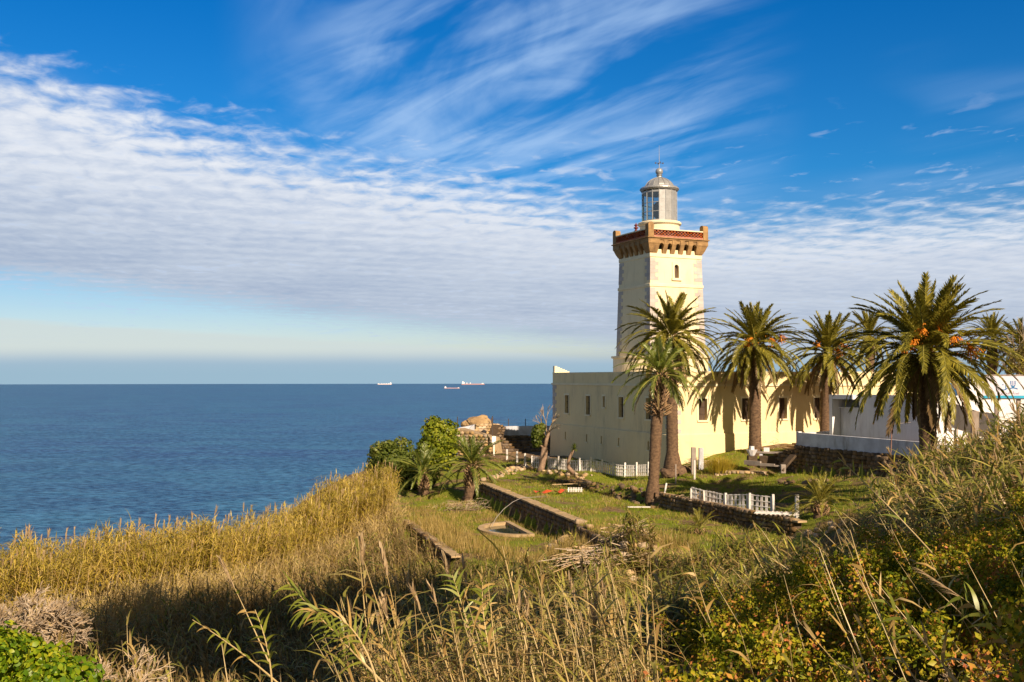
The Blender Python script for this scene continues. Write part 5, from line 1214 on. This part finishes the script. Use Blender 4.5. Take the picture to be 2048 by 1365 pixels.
rt = boulder('root_mound', 'brown fibrous root mound spreading at the foot of the tallest palm', (b_.x + .25, 71, -6.75), (1.15, .9, .6), M_bark, 12, 'root', 3)

# ------------------------------------------------------------------ small trees and shrubs
def branchy(pts, r0, depth, rg, out, gravity=0.0, spread=.5, lf=.72, n=2, rmin=.0):
    p, d, L_ = pts
    e = p + d * L_; out.append((p, e, r0, r0 * .7))
    if depth == 0: return
    for i in range(n + (rg.random() < .35)):
        a = Vector((rg.gauss(0, 1), rg.gauss(0, 1), rg.gauss(0, 1))).normalized(); nd = (d + a * spread - Vector((0, 0, gravity))).normalized()
        branchy((p + d * L_ * rg.uniform(.6, 1), nd, L_ * lf * rg.uniform(.75, 1.15)), max(r0 * .66, rmin), depth - 1, rg, out, gravity, spread, lf, n, rmin)
def twig_mesh(name, segs_, mat, seg=4):
    m_ = MB()
    for a, b, r0, r1 in segs_: m_.tube([a, b], [r0, r1], seg if r0 > .012 else 3, cap=False)
    return m_.mesh(name, mat)
def leaf_cloud(blobs, n, size, asp=1.6, shell=.55, droop=0.0, seed=1, quad=False):
    """leaves spread through the outer part of ellipsoid blobs: list of (cx,cy,cz,rx,ry,rz)"""
    rg = np.random.default_rng(seed); B = np.array(blobs, float); wt = B[:, 3] * B[:, 4] + B[:, 3] * B[:, 5]; pk = rg.choice(len(B), n, p=wt / wt.sum()); b = B[pk]
    d = rg.normal(0, 1, (n, 3)); d /= np.linalg.norm(d, axis=1, keepdims=True); r = shell + (1 - shell) * rg.random(n) ** .6
    r *= 1 + .16 * np.sin(7 * d[:, 0] + b[:, 0]) * np.sin(6 * d[:, 1] + 2) + .12 * np.sin(9 * d[:, 2] + 4 * d[:, 0])
    C = b[:, :3] + d * b[:, 3:] * r[:, None]
    nrm = d + rg.normal(0, .55, (n, 3)); nrm /= np.linalg.norm(nrm, axis=1, keepdims=True); t = np.cross(nrm, rg.normal(0, 1, (n, 3))); t /= np.linalg.norm(t, axis=1, keepdims=True); s = np.cross(nrm, t)
    sz = size * rg.uniform(.6, 1.35, n)[:, None]
    if quad:
        V = np.stack([C - t * sz * asp * .5, C + s * sz * .5 + nrm * sz * .1, C + t * sz * asp * .5, C - s * sz * .5 + nrm * sz * .1], 1).reshape(-1, 3); k_ = np.arange(n) * 4
        return V, np.stack([np.stack([k_, k_ + 1, k_ + 2], -1), np.stack([k_, k_ + 2, k_ + 3], -1)], 1).reshape(-1, 3)
    tt, s2, nn = t * sz * asp * .5, s * sz * .5, nrm * sz * .12
    V = np.stack([C - tt, C - tt * .35 + s2 * .9 + nn, C + tt * .4 + s2 * .75 + nn, C + tt, C + tt * .4 - s2 * .75 + nn, C - tt * .35 - s2 * .9 + nn], 1).reshape(-1, 3); k_ = np.arange(n) * 6
    Fc = np.stack([np.stack([k_ + a, k_ + b_, k_ + c_], -1) for a, b_, c_ in ((0, 1, 5), (1, 2, 5), (2, 4, 5), (2, 3, 4))], 1).reshape(-1, 3); return V, Fc
def bush(name, label, loc, blobs, n, size, mat, seed, cat='bush', twr=.05, depth=4, trunkh=.8):
    t = thing(name, label, cat, loc); V, Fc = leaf_cloud(blobs, n, size, seed=seed); link('foliage', mesh_np('foliage', V, Fc, mat), t)
    rg = random.Random(seed); out = []
    for b in blobs[:5]: 
        e = Vector(b[:3]); out.append((Vector((0, 0, -.2)), e * .6, twr, twr * .7)); branchy((e * .6, e.normalized(), e.length * .35), twr * .6, depth - 2, rg, out)
    link('stems', twig_mesh('stems', out, M_twig), t); return t
def at_ground(px, py, Y): v = at(px, py, Y); return (v.x, Y, hz1(v.x, Y))
L_ = at_ground(785, 950, 80)
k0 = 1 / F * 80
bush('round_bush', 'rounded grey green bush above the tall reeds at the edge of the sea', L_, [((px - 785) * k0, (i % 3 - 1) * .5, at(785, py, 80).z - L_[2], rx * k0, rx * k0, rz * k0) for i, (px, py, rx, rz) in enumerate([(785, 925, 44, 34), (760, 905, 24, 20), (800, 900, 26, 24), (820, 925, 24, 24), (755, 935, 24, 30), (790, 955, 46, 32), (778, 893, 16, 14)])], 9000, .14, M_bush, 3)
L_ = at_ground(875, 940, 86); k0 = 86 / F
bush('tall_bush', 'taller yellow green bush left of the ruined stone wall', L_, [((px - 875) * k0, (i % 3 - 1) * .5, at(875, py, 86).z - L_[2], rx * k0, rx * k0, rz * k0) for i, (px, py, rx, rz) in enumerate([(875, 880, 36, 36), (868, 853, 22, 20), (893, 862, 22, 22), (858, 900, 26, 24), (895, 890, 22, 26), (850, 935, 34, 26), (880, 915, 34, 26)])], 9000, .17, M_bushy, 4)
L_ = at_ground(835, 960, 79); k0 = 79 / F
bush('low_bush', 'dark low bush between the round bush and the low palm', L_, [((px - 835) * k0, 0, at(835, py, 79).z - L_[2], rx * k0, rx * k0, rz * k0) for px, py, rx, rz in [(825, 960, 40, 26), (850, 950, 30, 22), (805, 985, 36, 22)]], 4000, .15, M_bush, 6)
# tiny shrub line behind the ruin and along the cliff edge
# yellow spiky shrub
L_ = at_ground(1440, 944, 69.5); t = thing('broom_shrub', 'spiky yellow green broom shrub in front of the sunlit cream wall', 'shrub', L_)
parts = []; rg = np.random.default_rng(5)
for i in range(520):
    a = rg.uniform(0, 2 * PI); r_ = abs(rg.normal(0, .5)); e = rg.uniform(.75, 1.45) ; b = np.array([r_ * math.cos(a) * 1.1, r_ * math.sin(a) * .6, rg.uniform(0, .5)]); d = np.array([math.cos(a) * math.cos(e), math.sin(a) * math.cos(e), math.sin(e)])
    v, f = blade(b, d, UP, np.array([-math.sin(a), math.cos(a), 0]), rg.uniform(.5, 1.25), .035, .3, 3); parts.append((v, f, 0))
    for q in range(4):
        p = b + d * rg.uniform(.3, .9); d2 = d + rg.normal(0, .45, 3); d2 /= np.linalg.norm(d2); v, f = blade(p, d2, UP, np.cross(d2, UP), .22, .03, .2, 2); parts.append((v, f, 0))
V, Fc, mi = join(parts); M_broom = leafmat('broom_leaf', [(.24, .16, .02), (.46, .34, .03), (.62, .46, .05)], .3); link('foliage', mesh_np('foliage', V, Fc, M_broom, mi), t)
# small tree by the fence
L_ = at_ground(1083, 939, 80.5); t = thing('bare_tree', 'small tree with thick pale trunk, dark ivy clump and thin bare twigs', 'tree', L_); o_ = Vector(L_); T_ = lambda px, py: at(px, py, 80.5) - o_
m_ = MB(); m_.tube([T_(1080, 944), T_(1083, 935), T_(1087, 915), T_(1090, 895)], [.32, .26, .30, .24], 10); m_.tube([T_(1090, 895), T_(1093, 880), T_(1097, 866), T_(1098, 862)], [.17, .15, .14, .12], 8); m_.tube([T_(1089, 897), T_(1082, 892), T_(1077, 886)], [.10, .07, .04], 6); m_.build('trunk', M_rough_bark, t, smooth=True)
rg = random.Random(4); out = []
for s_, e_2 in (((1097, 866), (1102, 850)), ((1093, 868), (1092, 845)), ((1090, 872), (1083, 852)), ((1097, 864), (1106, 858))):
    a_, b_2 = T_(*s_), T_(*e_2); branchy((a_, (b_2 - a_).normalized(), (b_2 - a_).length), .05, 4, rg, out, 0, .35, .75)
link('twigs', twig_mesh('twigs', out, M_twig), t)
V, Fc = leaf_cloud([(*T_(1075, 868), .5, .45, .7), (*T_(1073, 884), .4, .4, .5), (*T_(1084, 856), .3, .3, .4)], 1500, .13, seed=8); link('foliage', mesh_np('foliage', V, Fc, M_bush), t)
# yucca stump
L_ = at_ground(1138, 943, 78.5); t = thing('yucca_stump', 'crooked pale yucca trunk with a small green tuft on top', 'yucca', L_); o_ = Vector(L_); T_ = lambda px, py: at(px, py, 78.5) - o_
m_ = MB(); m_.tube([T_(1150, 949), T_(1137, 936), T_(1136, 925), T_(1141, 912), T_(1147, 899)], [.16, .17, .13, .12, .11], 8); m_.build('trunk', M_rough_bark, t, smooth=True)
parts = []; rg = np.random.default_rng(6); c_ = np.array(T_(1148, 898))
for i in range(90):
    a = rg.uniform(0, 2 * PI); e = rg.uniform(-.3, 1.5); d = np.array([math.cos(a) * math.cos(e), math.sin(a) * math.cos(e), math.sin(e)]); v, f = blade(c_, d, UP, np.array([-math.sin(a), math.cos(a), 0]), .5, .07, .4, 2); parts.append((v, f, 0))
V, Fc, mi = join(parts); link('foliage', mesh_np('foliage', V, Fc, M_frondyoung, mi), t)
# pale thorny tree at the far left
def thorn(name, label, c, r, seed, n=9, depth=6, rad=.05, mat=M_twig, flat=.8):
    t = thing(name, label, 'bare shrub', (c[0], c[1], hz1(c[0], c[1]))); rg = random.Random(seed); out = []; top = c[2] - t.location.z
    for i in range(n):
        a = 2 * PI * i / n + rg.uniform(-.3, .3); d = Vector((math.cos(a) * .8, math.sin(a) * .8, rg.uniform(.3, 1.0))).normalized(); branchy((Vector((0, 0, top * .35)), d, r * .42), rad * .55, depth, rg, out, .02, .62, .78, 2, rad * .16)
    out.append((Vector((0, 0, -.2)), Vector((0, 0, top * .4)), rad, rad * .8)); link('branches', twig_mesh('branches', out, mat), t); return t
thorn('thorn_bush', 'pale leafless thorn bush glowing in the sun at the left edge', tuple(at(62, 1118, 24)), 1.35, 5, 12, 6, .085)
thorn('thorn_bush', 'pale leafless thorn bush cut by the left edge of the picture', tuple(at(-20, 1130, 23)), 1.2, 6, 10, 6, .08)
thorn('dry_shrub', 'leafless brown shrub with crooked branches behind the bright vine leaves', tuple(at(215, 1260, 12.5)), .95, 9, 10, 6, .04)
thorn('dry_shrub', 'leafless brown shrub low in the shadow right of the vine leaves', tuple(at(300, 1330, 12)), .7, 12, 7, 5, .03)
thorn('dry_shrub', 'tangle of bare twigs in the bottom right undergrowth', tuple(at(1960, 1240, 11)), .6, 14, 7, 5, .018)

# brush heaps
def heap(name, label, c, n, L_, spread, ang, mat, seed, r=.02, cat='branches'):
    rg = random.Random(seed); m_ = MB()
    for i in range(n):
        p = Vector((rg.gauss(0, spread), rg.gauss(0, spread * .6), abs(rg.gauss(.25, .2)))); a = ang + rg.gauss(0, .35); l_ = L_ * rg.uniform(.4, 1.1); d = Vector((math.cos(a), math.sin(a), rg.gauss(0.05, .16)))
        m_.tube([p - d * l_ / 2, p + Vector((0, 0, rg.uniform(-.05, .12))), p + d * l_ / 2 + Vector((rg.gauss(0, .08), 0, 0))], [r, r * .8, r * .3], 3, cap=False)
    return tag(m_.build(name, mat, loc=(c[0], c[1], hz1(c[0], c[1]) + .1)), label, cat)
M_straw = pmat('bleached_branch', (.46, .35, .23), (.30, .22, .14), 5, 3, .9, island=True, objrand=.3)
heap('branch_heap', 'heap of cut pale branches lying at the end of the middle lawn', P2(1200, 1128, -8.4), 130, 2.6, .8, .35, M_straw, 3)
heap('branch_heap', 'bundle of dry sticks beside the broken rubble wall end', P2(1255, 1096, -7.8), 60, 1.8, .5, .5, M_straw, 4)
heap('branch_heap', 'dark heap of dry twigs against the right rubble wall', P2(1405, 1022, -7.9), 120, 1.3, .55, .9, M_twig, 5)
heap('branch_heap', 'brown dead weeds below the thick young palm', P2(930, 1022, -8.9), 140, .9, .9, 1.2, M_twig, 6, .012)
heap('branch_heap', 'dry twigs heaped at the foot of the square pillars', P2(1400, 948, -6.9), 50, .9, .45, .2, M_straw, 7, .015)
heap('white_branch', 'forked white branch lying before the dark stone wall', P2(1738, 950, -6.3), 7, 1.4, .25, .7, M_fence, 8, .03, 'branch')

# ------------------------------------------------------------------ reeds and grass (nobody could count them)
STAND = [(-26, 27), (-17.2, 33), (-14.4, 38.6), (-12.2, 45), (-9.8, 55), (-7.6, 61.5), (-8.0, 67), (-11.2, 66), (-13.6, 52), (-16.2, 44.5), (-19.6, 38.6), (-28, 30)]
reed_field('reed_stand', STAND, 3600, 2.2, 3.2, (.10, .09), 0, 'dense sunlit giant reeds along the cliff edge on the left', mats=REED_T, nleaf=26, leafL=.42, leafstart=.52, dry=.15, wd=.036)
SLOPE = [(-24, 14), (-4, 12), (4, 24), (3.5, 40), (0, 46), (-3.3, 49.5), (-6.8, 60), (-8.4, 54), (-10.3, 42.5), (-11.8, 34.5), (-13.6, 28.5), (-20, 22)]
STRAW = [(-21, 23), (-13.4, 28.0), (-11.6, 34.0), (-10.0, 42), (-8.0, 54), (-6.4, 60.5), (-8.3, 65), (-9.9, 55), (-12.4, 45), (-14.6, 38.4), (-17.4, 33), (-25, 28.5)]
reed_field('straw_slope', STRAW, 3000, .9, 2.0, (.12, .12), 0, 'golden dry grass below the reed stand', mats=REED_S, nleaf=13, leafL=.42, leafstart=.12, dry=.8, wd=.026, stem_r=.010)
reed_field('reed_scrub', SLOPE, 3600, 1.2, 2.1, (.15, .12), PI, 'brown reeds and scrub in the hollow', mats=REED_G, nleaf=11, leafL=.45, dry=.8, thr=-.15)
MIDR = [(-3.5, 26), (2.5, 25), (6.5, 28.5), (12, 34), (12, 43), (9, 44.6), (4, 45.6), (0, 46), (-3.5, 48)]
reed_field('reed_thicket', MIDR, 2700, 1.0, 1.8, (.2, .12), PI, 'greenish reeds below the terraces', mats=REED_G, nleaf=14, leafL=.62, wd=.06, dry=.4, thr=-.1)
FRONT = [(-1.7, 12.5), (.9, 9.8), (2.0, 12), (2.4, 18), (.4, 21), (-2.2, 19)]
reed_field('front_canes', FRONT, 420, 2.4, 3.7, (.20, .10), PI, 'tall pale dry canes in the foreground', nleaf=13, leafL=.6, dry=.55, stem_r=.012, wd=.035)
RIGHT = [(12.2, 26), (13.6, 35), (14.9, 40), (17.4, 42.5), (20.6, 45.5), (32, 44), (34, 26), (22, 17), (13, 20)]
reed_field('reed_bank', RIGHT, 4800, 1.8, 3.0, (.38, .16), PI, 'wind blown reeds covering the right hand bank', mats=REED_R, nleaf=15, leafL=.72, dry=.35, wd=.062, thr=-.5)
reed_field('bent_canes', [(9, 20), (6, 28), (13.5, 36), (18, 43), (27, 42), (26, 24), (16, 17)], 330, 2.0, 3.0, (.75, .2), PI, 'long bent dry canes lying over the right bank', nleaf=7, leafL=.5, dry=.9, stem_r=.016)
reed_field('bent_canes', [(-9, 14), (-3, 12), (1, 20), (6, 28), (6, 40), (-3, 44), (-10, 38)], 160, 1.8, 2.8, (.6, .25), PI, 'scattered bent dry canes in the hollow', nleaf=8, leafL=.5, dry=.7, stem_r=.015)
reed_field('bent_canes', [(.5, 8), (4, 7.5), (9, 9), (12, 16), (6, 20), (1.5, 14)], 110, 1.9, 2.9, (.65, .22), PI + .3, 'long pale canes leaning out of the leafy undergrowth', nleaf=5, leafL=.38, dry=.9, stem_r=.008, wd=.03)
def grass_field(name, polys, n, h0, h1, wd, mat, lean=.5, excl=(), dens=None, label=None):
    xy = np.concatenate([sample_poly(p, int(n * wgt)) for p, wgt in polys])
    if dens is not None: xy = xy[dens(xy)]
    for e in excl: xy = xy[~inside(xy[:, 0], xy[:, 1], e)]
    m = len(xy); zz = height(xy[:, 0], xy[:, 1]) - .02; a = RNG.uniform(0, 2 * PI, m); h_ = RNG.uniform(h0, h1, m); ln = np.abs(RNG.normal(0, lean, m)) * h_; w_ = wd * RNG.uniform(.6, 1.4, m)
    B = np.c_[xy, zz]; sd_ = np.stack([np.cos(a), np.sin(a), 0 * a], -1) * w_[:, None] / 2; b2 = a + RNG.uniform(0, 2 * PI, m); tip = B + np.stack([np.cos(b2) * ln, np.sin(b2) * ln, h_], -1); md = B * .5 + tip * .5 + np.array([0, 0, .12]) * h_[:, None]
    V = np.stack([B - sd_, B + sd_, md + sd_ * .7, md - sd_ * .7, tip], 1).reshape(-1, 3); k_ = np.arange(m) * 5
    Fc = np.stack([np.stack([k_, k_ + 1, k_ + 2], -1), np.stack([k_, k_ + 2, k_ + 3], -1), np.stack([k_ + 3, k_ + 2, k_ + 4], -1)], 1).reshape(-1, 3); o = link(name, mesh_np(name, V, Fc, mat)); o['kind'] = 'stuff'
    if label: o['label'] = label
    return o
POOLP = [(POOL.x + (lx * math.cos(PRZ) - ly * math.sin(PRZ)), POOL.y + (lx * math.sin(PRZ) + ly * math.cos(PRZ))) for lx, ly in ((.35, -2.7), (.35, 2.7), (-1, 2.5), (-2.3, 1), (-2.3, -1), (-1, -2.5))]
BLDP = [(CX - .3, CY - .4), (CX + 24 * math.cos(PHI), CY + 24 * math.sin(PHI)), (26, 105), (3.5, 95)]
UPPER = [(-2, 78.5), (5, 74), (9.3, 62.5), (14.5, 50.5), (20, 50), (24, 58), (22.5, 60), (19, 67.5), (18, 76), (12.3, 74.2), (6, 88), (-3, 92)]
grass_field('lawn_grass', [(MID, .30), (LOW, .15), (UPPER, .46)], 105000, .05, .20, .022, M_grass, .6, [POOLP, BLDP, PLAT], lambda p: clumpy(p, .55, -.3) & clumpy(p + 7, 1.9, -.4), 'green turf on the terraces')
grass_field('dry_grass', [(MID, .22), (LOW, .34), (UPPER, .22), ([(-10, 62), (-7, 60), (-6, 76), (-12, 80)], .06), ([(8, 40), (16, 44), (17, 50), (13, 48), (8, 46), (3, 46)], .2)], 42000, .08, .34, .02, M_drygrass, .7, [POOLP, BLDP, PLAT], lambda p: clumpy(p, .4, -.1), 'dry straw coloured grass')
grass_field('tall_straw', [([(.5, 46.5), (6, 45), (9, 46.3), (5, 48), (3, 52), (1.5, 50)], .55), ([(-6.4, 62), (-3, 51), (0, 47), (1.2, 49), (-1.8, 54), (-5, 63)], .45)], 4200, .4, .95, .022, M_drygrass, .4, [], None, 'tall pale straw round the end of the pool terrace')
grass_field('scrub_grass', [(SLOPE, .45), (MIDR, .2), (RIGHT, .25), ([(-12, 6), (10, 6), (14, 22), (-4, 24), (-14, 16)], .1)], 120000, .25, .85, .03, M_brush, .5, [], None, 'brown ground scrub')

# leafy undergrowth bottom right
def mound_blobs(poly, n, r0, r1, zup, seed):
    global RNG
    xy = sample_poly(poly, n); zz = height(xy[:, 0], xy[:, 1]); rg = np.random.default_rng(seed); r = rg.uniform(r0, r1, n)
    return [(x_, y_, z_ + zup * rg.uniform(.4, 1), a, a, a * .75) for (x_, y_), z_, a in zip(xy, zz, r)]
UND = [(-.3, 7.0), (7.5, 6.5), (14, 15), (17, 24), (9.5, 26), (5.0, 23), (3.4, 17), (1.2, 11)]
md = mound_blobs(UND, 92, .45, 1.3, 1.5, 3); rg = np.random.default_rng(9); tf = []
for b in md:
    for q in range(int(16 * b[3])):
        a = rg.uniform(0, 2 * PI); e = rg.uniform(-.1, 1.45); r_ = rg.uniform(.12, .30); d = (math.cos(a) * math.cos(e), math.sin(a) * math.cos(e), math.sin(e)); u = rg.uniform(.8, 1.12)
        tf.append((b[0] + d[0] * b[3] * u, b[1] + d[1] * b[3] * u, b[2] + d[2] * b[5] * u, r_, r_, r_ * 1.25))
V, Fc = leaf_cloud(tf, 190000, .036, 1.8, .1, seed=11, quad=True)
V2, Fc2 = leaf_cloud(md, 50000, .05, 1.7, .55, seed=13, quad=True)
o = link('leafy_undergrowth', mesh_np('leafy_undergrowth', np.concatenate([V, V2]), np.concatenate([Fc, Fc2 + len(V)]), M_shrub)); o['kind'] = 'stuff'; o['label'] = 'dark green and reddish leafy undergrowth on the near slope'
# bright vine bottom left
vb = [(*at(px, py + 28, 7.6 + .4 * ((i * 7) % 3)), r_, r_, r_ * .6) for i, (px, py, r_) in enumerate([(-60, 1300, .42), (20, 1300, .32), (80, 1310, .30), (130, 1340, .28), (-20, 1400, .5), (60, 1400, .45), (150, 1420, .4), (40, 1275, .2), (250, 1385, .16), (190, 1390, .22), (0, 1270, .22), (-60, 1260, .25)])]
V, Fc = leaf_cloud(vb, 15000, .038, 1.3, .7, seed=15); o = link('vine_leaves', mesh_np('vine_leaves', V, Fc, M_vine)); o['kind'] = 'stuff'; o['label'] = 'bright green climbing leaves in the bottom left corner'

# individual tall canes in the foreground
def cane(label, p0, p1, p2, nleaf, leafL, seed, r=.014, plume=False, green=True, wd=.05, start=.3, name='giant_reed'):
    a, m, b = Vector(p0), Vector(p1), Vector(p2); t = thing(name, label, 'reed', p0); rg = np.random.default_rng(seed); pts = []
    for i in range(9):
        u = i / 8; pts.append((a * (1 - u) ** 2 + m * 2 * u * (1 - u) + b * u * u) - a)
    MB().tube(pts, [r * (1 - .7 * i / 8) for i in range(9)], 6).build('stem', M_reedstem if not green else M_reedstem, t)
    for i in range(nleaf):
        u = start + (1 - start) * (i + .5) / nleaf * .98; k_ = min(int(u * 8), 7); p = pts[k_].lerp(pts[k_ + 1], u * 8 - k_); d0 = (pts[k_ + 1] - pts[k_]).normalized(); s_ = -1 if i % 2 else 1
        ref = Vector((rg.normal(0, .3), -1, rg.normal(0, .3))); sd_ = d0.cross(ref).normalized() * s_; d = (d0 * .75 + sd_ * rg.uniform(.35, .8) + Vector((0, -.2, .15))).normalized(); wv = np.array(d.cross(Vector((rg.normal(0, .3), 1, .2))).normalized())
        v, f = blade(np.array(p), np.array(d), UP, wv, leafL * rg.uniform(.7, 1.2) * (1.15 - .5 * u), wd * rg.uniform(.8, 1.2), rg.uniform(.9, 1.8), 5)
        link('leaf', mesh_np('leaf', v, f, M_vineleaf if green and rg.random() < .8 else M_reeddry), t)
    if plume:
        parts = []; dz_ = np.array((pts[-1] - pts[-2]).normalized())
        for i in range(70):
            a_ = rg.uniform(0, 2 * PI); u = rg.random() * .42; d = dz_ * .9 + np.array([math.cos(a_), math.sin(a_), -.1]) * .28; v, f = blade(np.array(pts[-1]) - dz_ * .05 + dz_ * u, d / np.linalg.norm(d), UP, np.array([-math.sin(a_), math.cos(a_), 0]), .14 * (1.2 - u), .018, .3, 2); parts.append((v, f, 0))
        V, Fc, mi = join(parts); link('plume', mesh_np('plume', V, Fc, M_plume, mi), t)
    return t
M_vineleaf = leafmat('green_reed_leaf', [(.13, .17, .02), (.24, .27, .03), (.36, .36, .05)], .36, 'object', .06, (.44, .46, .04))
cane('big arching green reed with long ribbon leaves low in the middle left', at(800, 1400, 10), at(690, 1290, 10.3), at(575, 1165, 10.5), 36, .36, 1, .014, wd=.028)
cane('green reed with curling leaves crossing the big arching reed', at(760, 1390, 9.6), at(720, 1200, 9.8), at(600, 1225, 10), 24, .32, 2, .011, wd=.026)
cane('thin reed with leaf tuft leaning left in the lower left shadow', at(560, 1370, 10), at(470, 1290, 10.2), at(385, 1240, 10.4), 12, .22, 3, .010, wd=.024)
cane('fresh green reed shoot at the bottom left of the middle', at(545, 1400, 9), at(545, 1300, 9), at(510, 1220, 9), 14, .26, 4, .010, wd=.028)
cane('slender plumed reed rising out of the left shadow', at(540, 1330, 13), at(500, 1240, 13), at(466, 1170, 13), 3, .2, 5, .010, True)
cane('leaning cane whose green tip tuft stands before the dark stone wall', at(1920, 1170, 14), at(1800, 1030, 15), at(1676, 915, 16), 16, .38, 6, .016, wd=.035, start=.42)
cane('long bare cane curving up from the bottom right undergrowth', at(1760, 1400, 9), at(1690, 1240, 9.3), at(1638, 1095, 9.6), 0, .3, 7, .010, green=False)
cane('second long bare cane right of the curving one', at(1880, 1420, 9), at(1760, 1290, 9.3), at(1700, 1060, 9.6), 2, .3, 8, .010, green=False)
cane('thick pale cane sweeping across the bottom right corner', at(1960, 1420, 8), at(1850, 1280, 8.3), at(1750, 1180, 8.6), 9, .34, 9, .012, wd=.03)
cane('plumed reed with broad leaves at the bottom right edge', at(2070, 1390, 8), at(2000, 1240, 8.3), at(1915, 1190, 8.6), 10, .32, 10, .011, True, wd=.04)
cane('dry cane leaning left in the middle of the undergrowth', at(1440, 1290, 13), at(1400, 1200, 13), at(1375, 1085, 13), 6, .3, 11, .010, green=False)
cane('feathery topped reed at the lower centre beside the shadow', at(1190, 1390, 12), at(1185, 1310, 12), at(1188, 1260, 12), 10, .3, 12, .012, True, wd=.03)
cane('short bare stick poking from the shrubs at the bottom centre', at(1330, 1400, 9), at(1290, 1340, 9), at(1262, 1290, 9), 0, .3, 13, .009, green=False)
cane('leafy reed top leaning left at the middle of the dry canes', at(960, 1330, 12.5), at(930, 1230, 12.6), at(905, 1150, 12.8), 18, .38, 14, .013, wd=.04)
cane('leafy reed with drooping ribbons among the pale dry canes', at(1000, 1380, 11.5), at(960, 1250, 11.6), at(965, 1165, 11.8), 18, .36, 15, .013, wd=.04)

# far trees at the right edge
L_ = at_ground(2036, 800, 76); k0 = 76 / F
bush('grey_tree', 'grey brown thin leaved tree above the banner at the right edge', L_, [((px - 2036) * k0, 0, at(2036, py, 76).z - L_[2], rx * k0, rx * k0, rz * k0) for px, py, rx, rz in [(2040, 725, 26, 24), (2060, 700, 24, 20), (2022, 738, 16, 12)]], 2200, .09, M_brush, 9, 'tree', .08, 5)
L_ = at_ground(1545, 872, 76)
heap('dry_weeds', 'dry weeds growing on the steps beside the sunlit wall', (L_[0], 75.2), 40, .8, .25, 1.4, M_straw, 17, .012, 'weeds')

# trees up the slope behind the viewpoint; they shade the hollow
def tree(name, label, loc, h_, cr, seed, low=0):  # low: sparse unseen clumps added to dapple the undergrowth with shade
    t = thing(name, label, 'tree', loc); rg = random.Random(seed); bl = []
    for i in range(16):
        a = rg.uniform(0, 2 * PI); r_ = rg.uniform(0, cr * .75); bl.append((math.cos(a) * r_, math.sin(a) * r_, h_ * rg.uniform(.62, .96), cr * .42, cr * .42, cr * .34))
    V, Fc = leaf_cloud(bl + [(rg.uniform(-cr, cr), rg.uniform(-cr, cr), h_ * rg.uniform(.30, .55), .8, .8, .5) for _ in range(low)], 15000 + low * 50, .42, 1.4, .2, seed=seed); link('crown', mesh_np('crown', V, Fc, M_tree), t)
    m_ = MB().tube([(0, 0, -.5), (.1, 0, h_ * .35), (0, .2, h_ * .75)], [.35, .26, .1], 9); m_.build('trunk', M_rough_bark, t)
for i, (x_, y_, h_, cr) in enumerate([(9.6, -4.5, 21.5, 4.6), (14.6, -6, 22.5, 5.0), (19.6, -5, 22.5, 5.0)]):
    tree('shade_tree', ['tall dark umbrella tree just behind the viewpoint', 'tall dark umbrella tree behind the viewpoint, middle of three', 'tall dark umbrella tree behind the viewpoint, farthest right'][i], (x_, y_, hz1(x_, y_)), h_, cr, 60 + i, (0, 6, 12)[i])

# ------------------------------------------------------------------ ships
def ship(label, px, py, Lpx, flip, hull, deck, seed, domes=0):
    Y = gp(px, py, -101).y; p = gp(px, py, -101.5); L_ = Lpx / F * Y; t = thing('cargo_ship', label, 'ship', tuple(p), 0, 'ships on the horizon'); t.rotation_euler = (0, 0, PI if flip else 0)
    H = L_ * .034; Wd = L_ * .14
    o_ = [(-L_ * .5, -Wd / 2), (L_ * .40, -Wd / 2), (L_ * .5, 0), (L_ * .40, Wd / 2), (-L_ * .5, Wd / 2)]
    MB().prism(o_, 0, H).build('hull', hull, t); MB().prism([(a * .97, b * .9) for a, b in o_], H + .01, H * 1.25).build('deck', deck, t)
    m_ = MB().box(-L_ * .47, -Wd * .42, H * 1.26, -L_ * .37, Wd * .42, H * 3.2); m_.box(-L_ * .46, -Wd * .2, H * 3.21, -L_ * .42, Wd * .2, H * 4.2); m_.build('bridge', M_shipwhite, t)
    MB().box(L_ * .38, -Wd * .3, H * 1.26, L_ * .46, Wd * .3, H * 2.0).build('bow_house', M_shipwhite, t)
    for i in range(domes): MB().box(-L_ * .28 + i * L_ * .15, -Wd * .1, H * 1.26, -L_ * .25 + i * L_ * .15, Wd * .1, H * 2.6).build('crane', M_shipwhite, t)
ship('pale cargo ship with a row of cranes, farthest left on the horizon', 769, 769.5, 29, True, M_hullpink, M_shipwhite, 1, 4)
ship('nearest ship with white bridge and pinkish hull in the middle', 904, 777.5, 31, False, M_hullred, M_hullpink, 2)
ship('longest red tanker, rightmost of the ships on the horizon', 946, 769.8, 46, False, M_hullred, M_hullred, 3, 2)
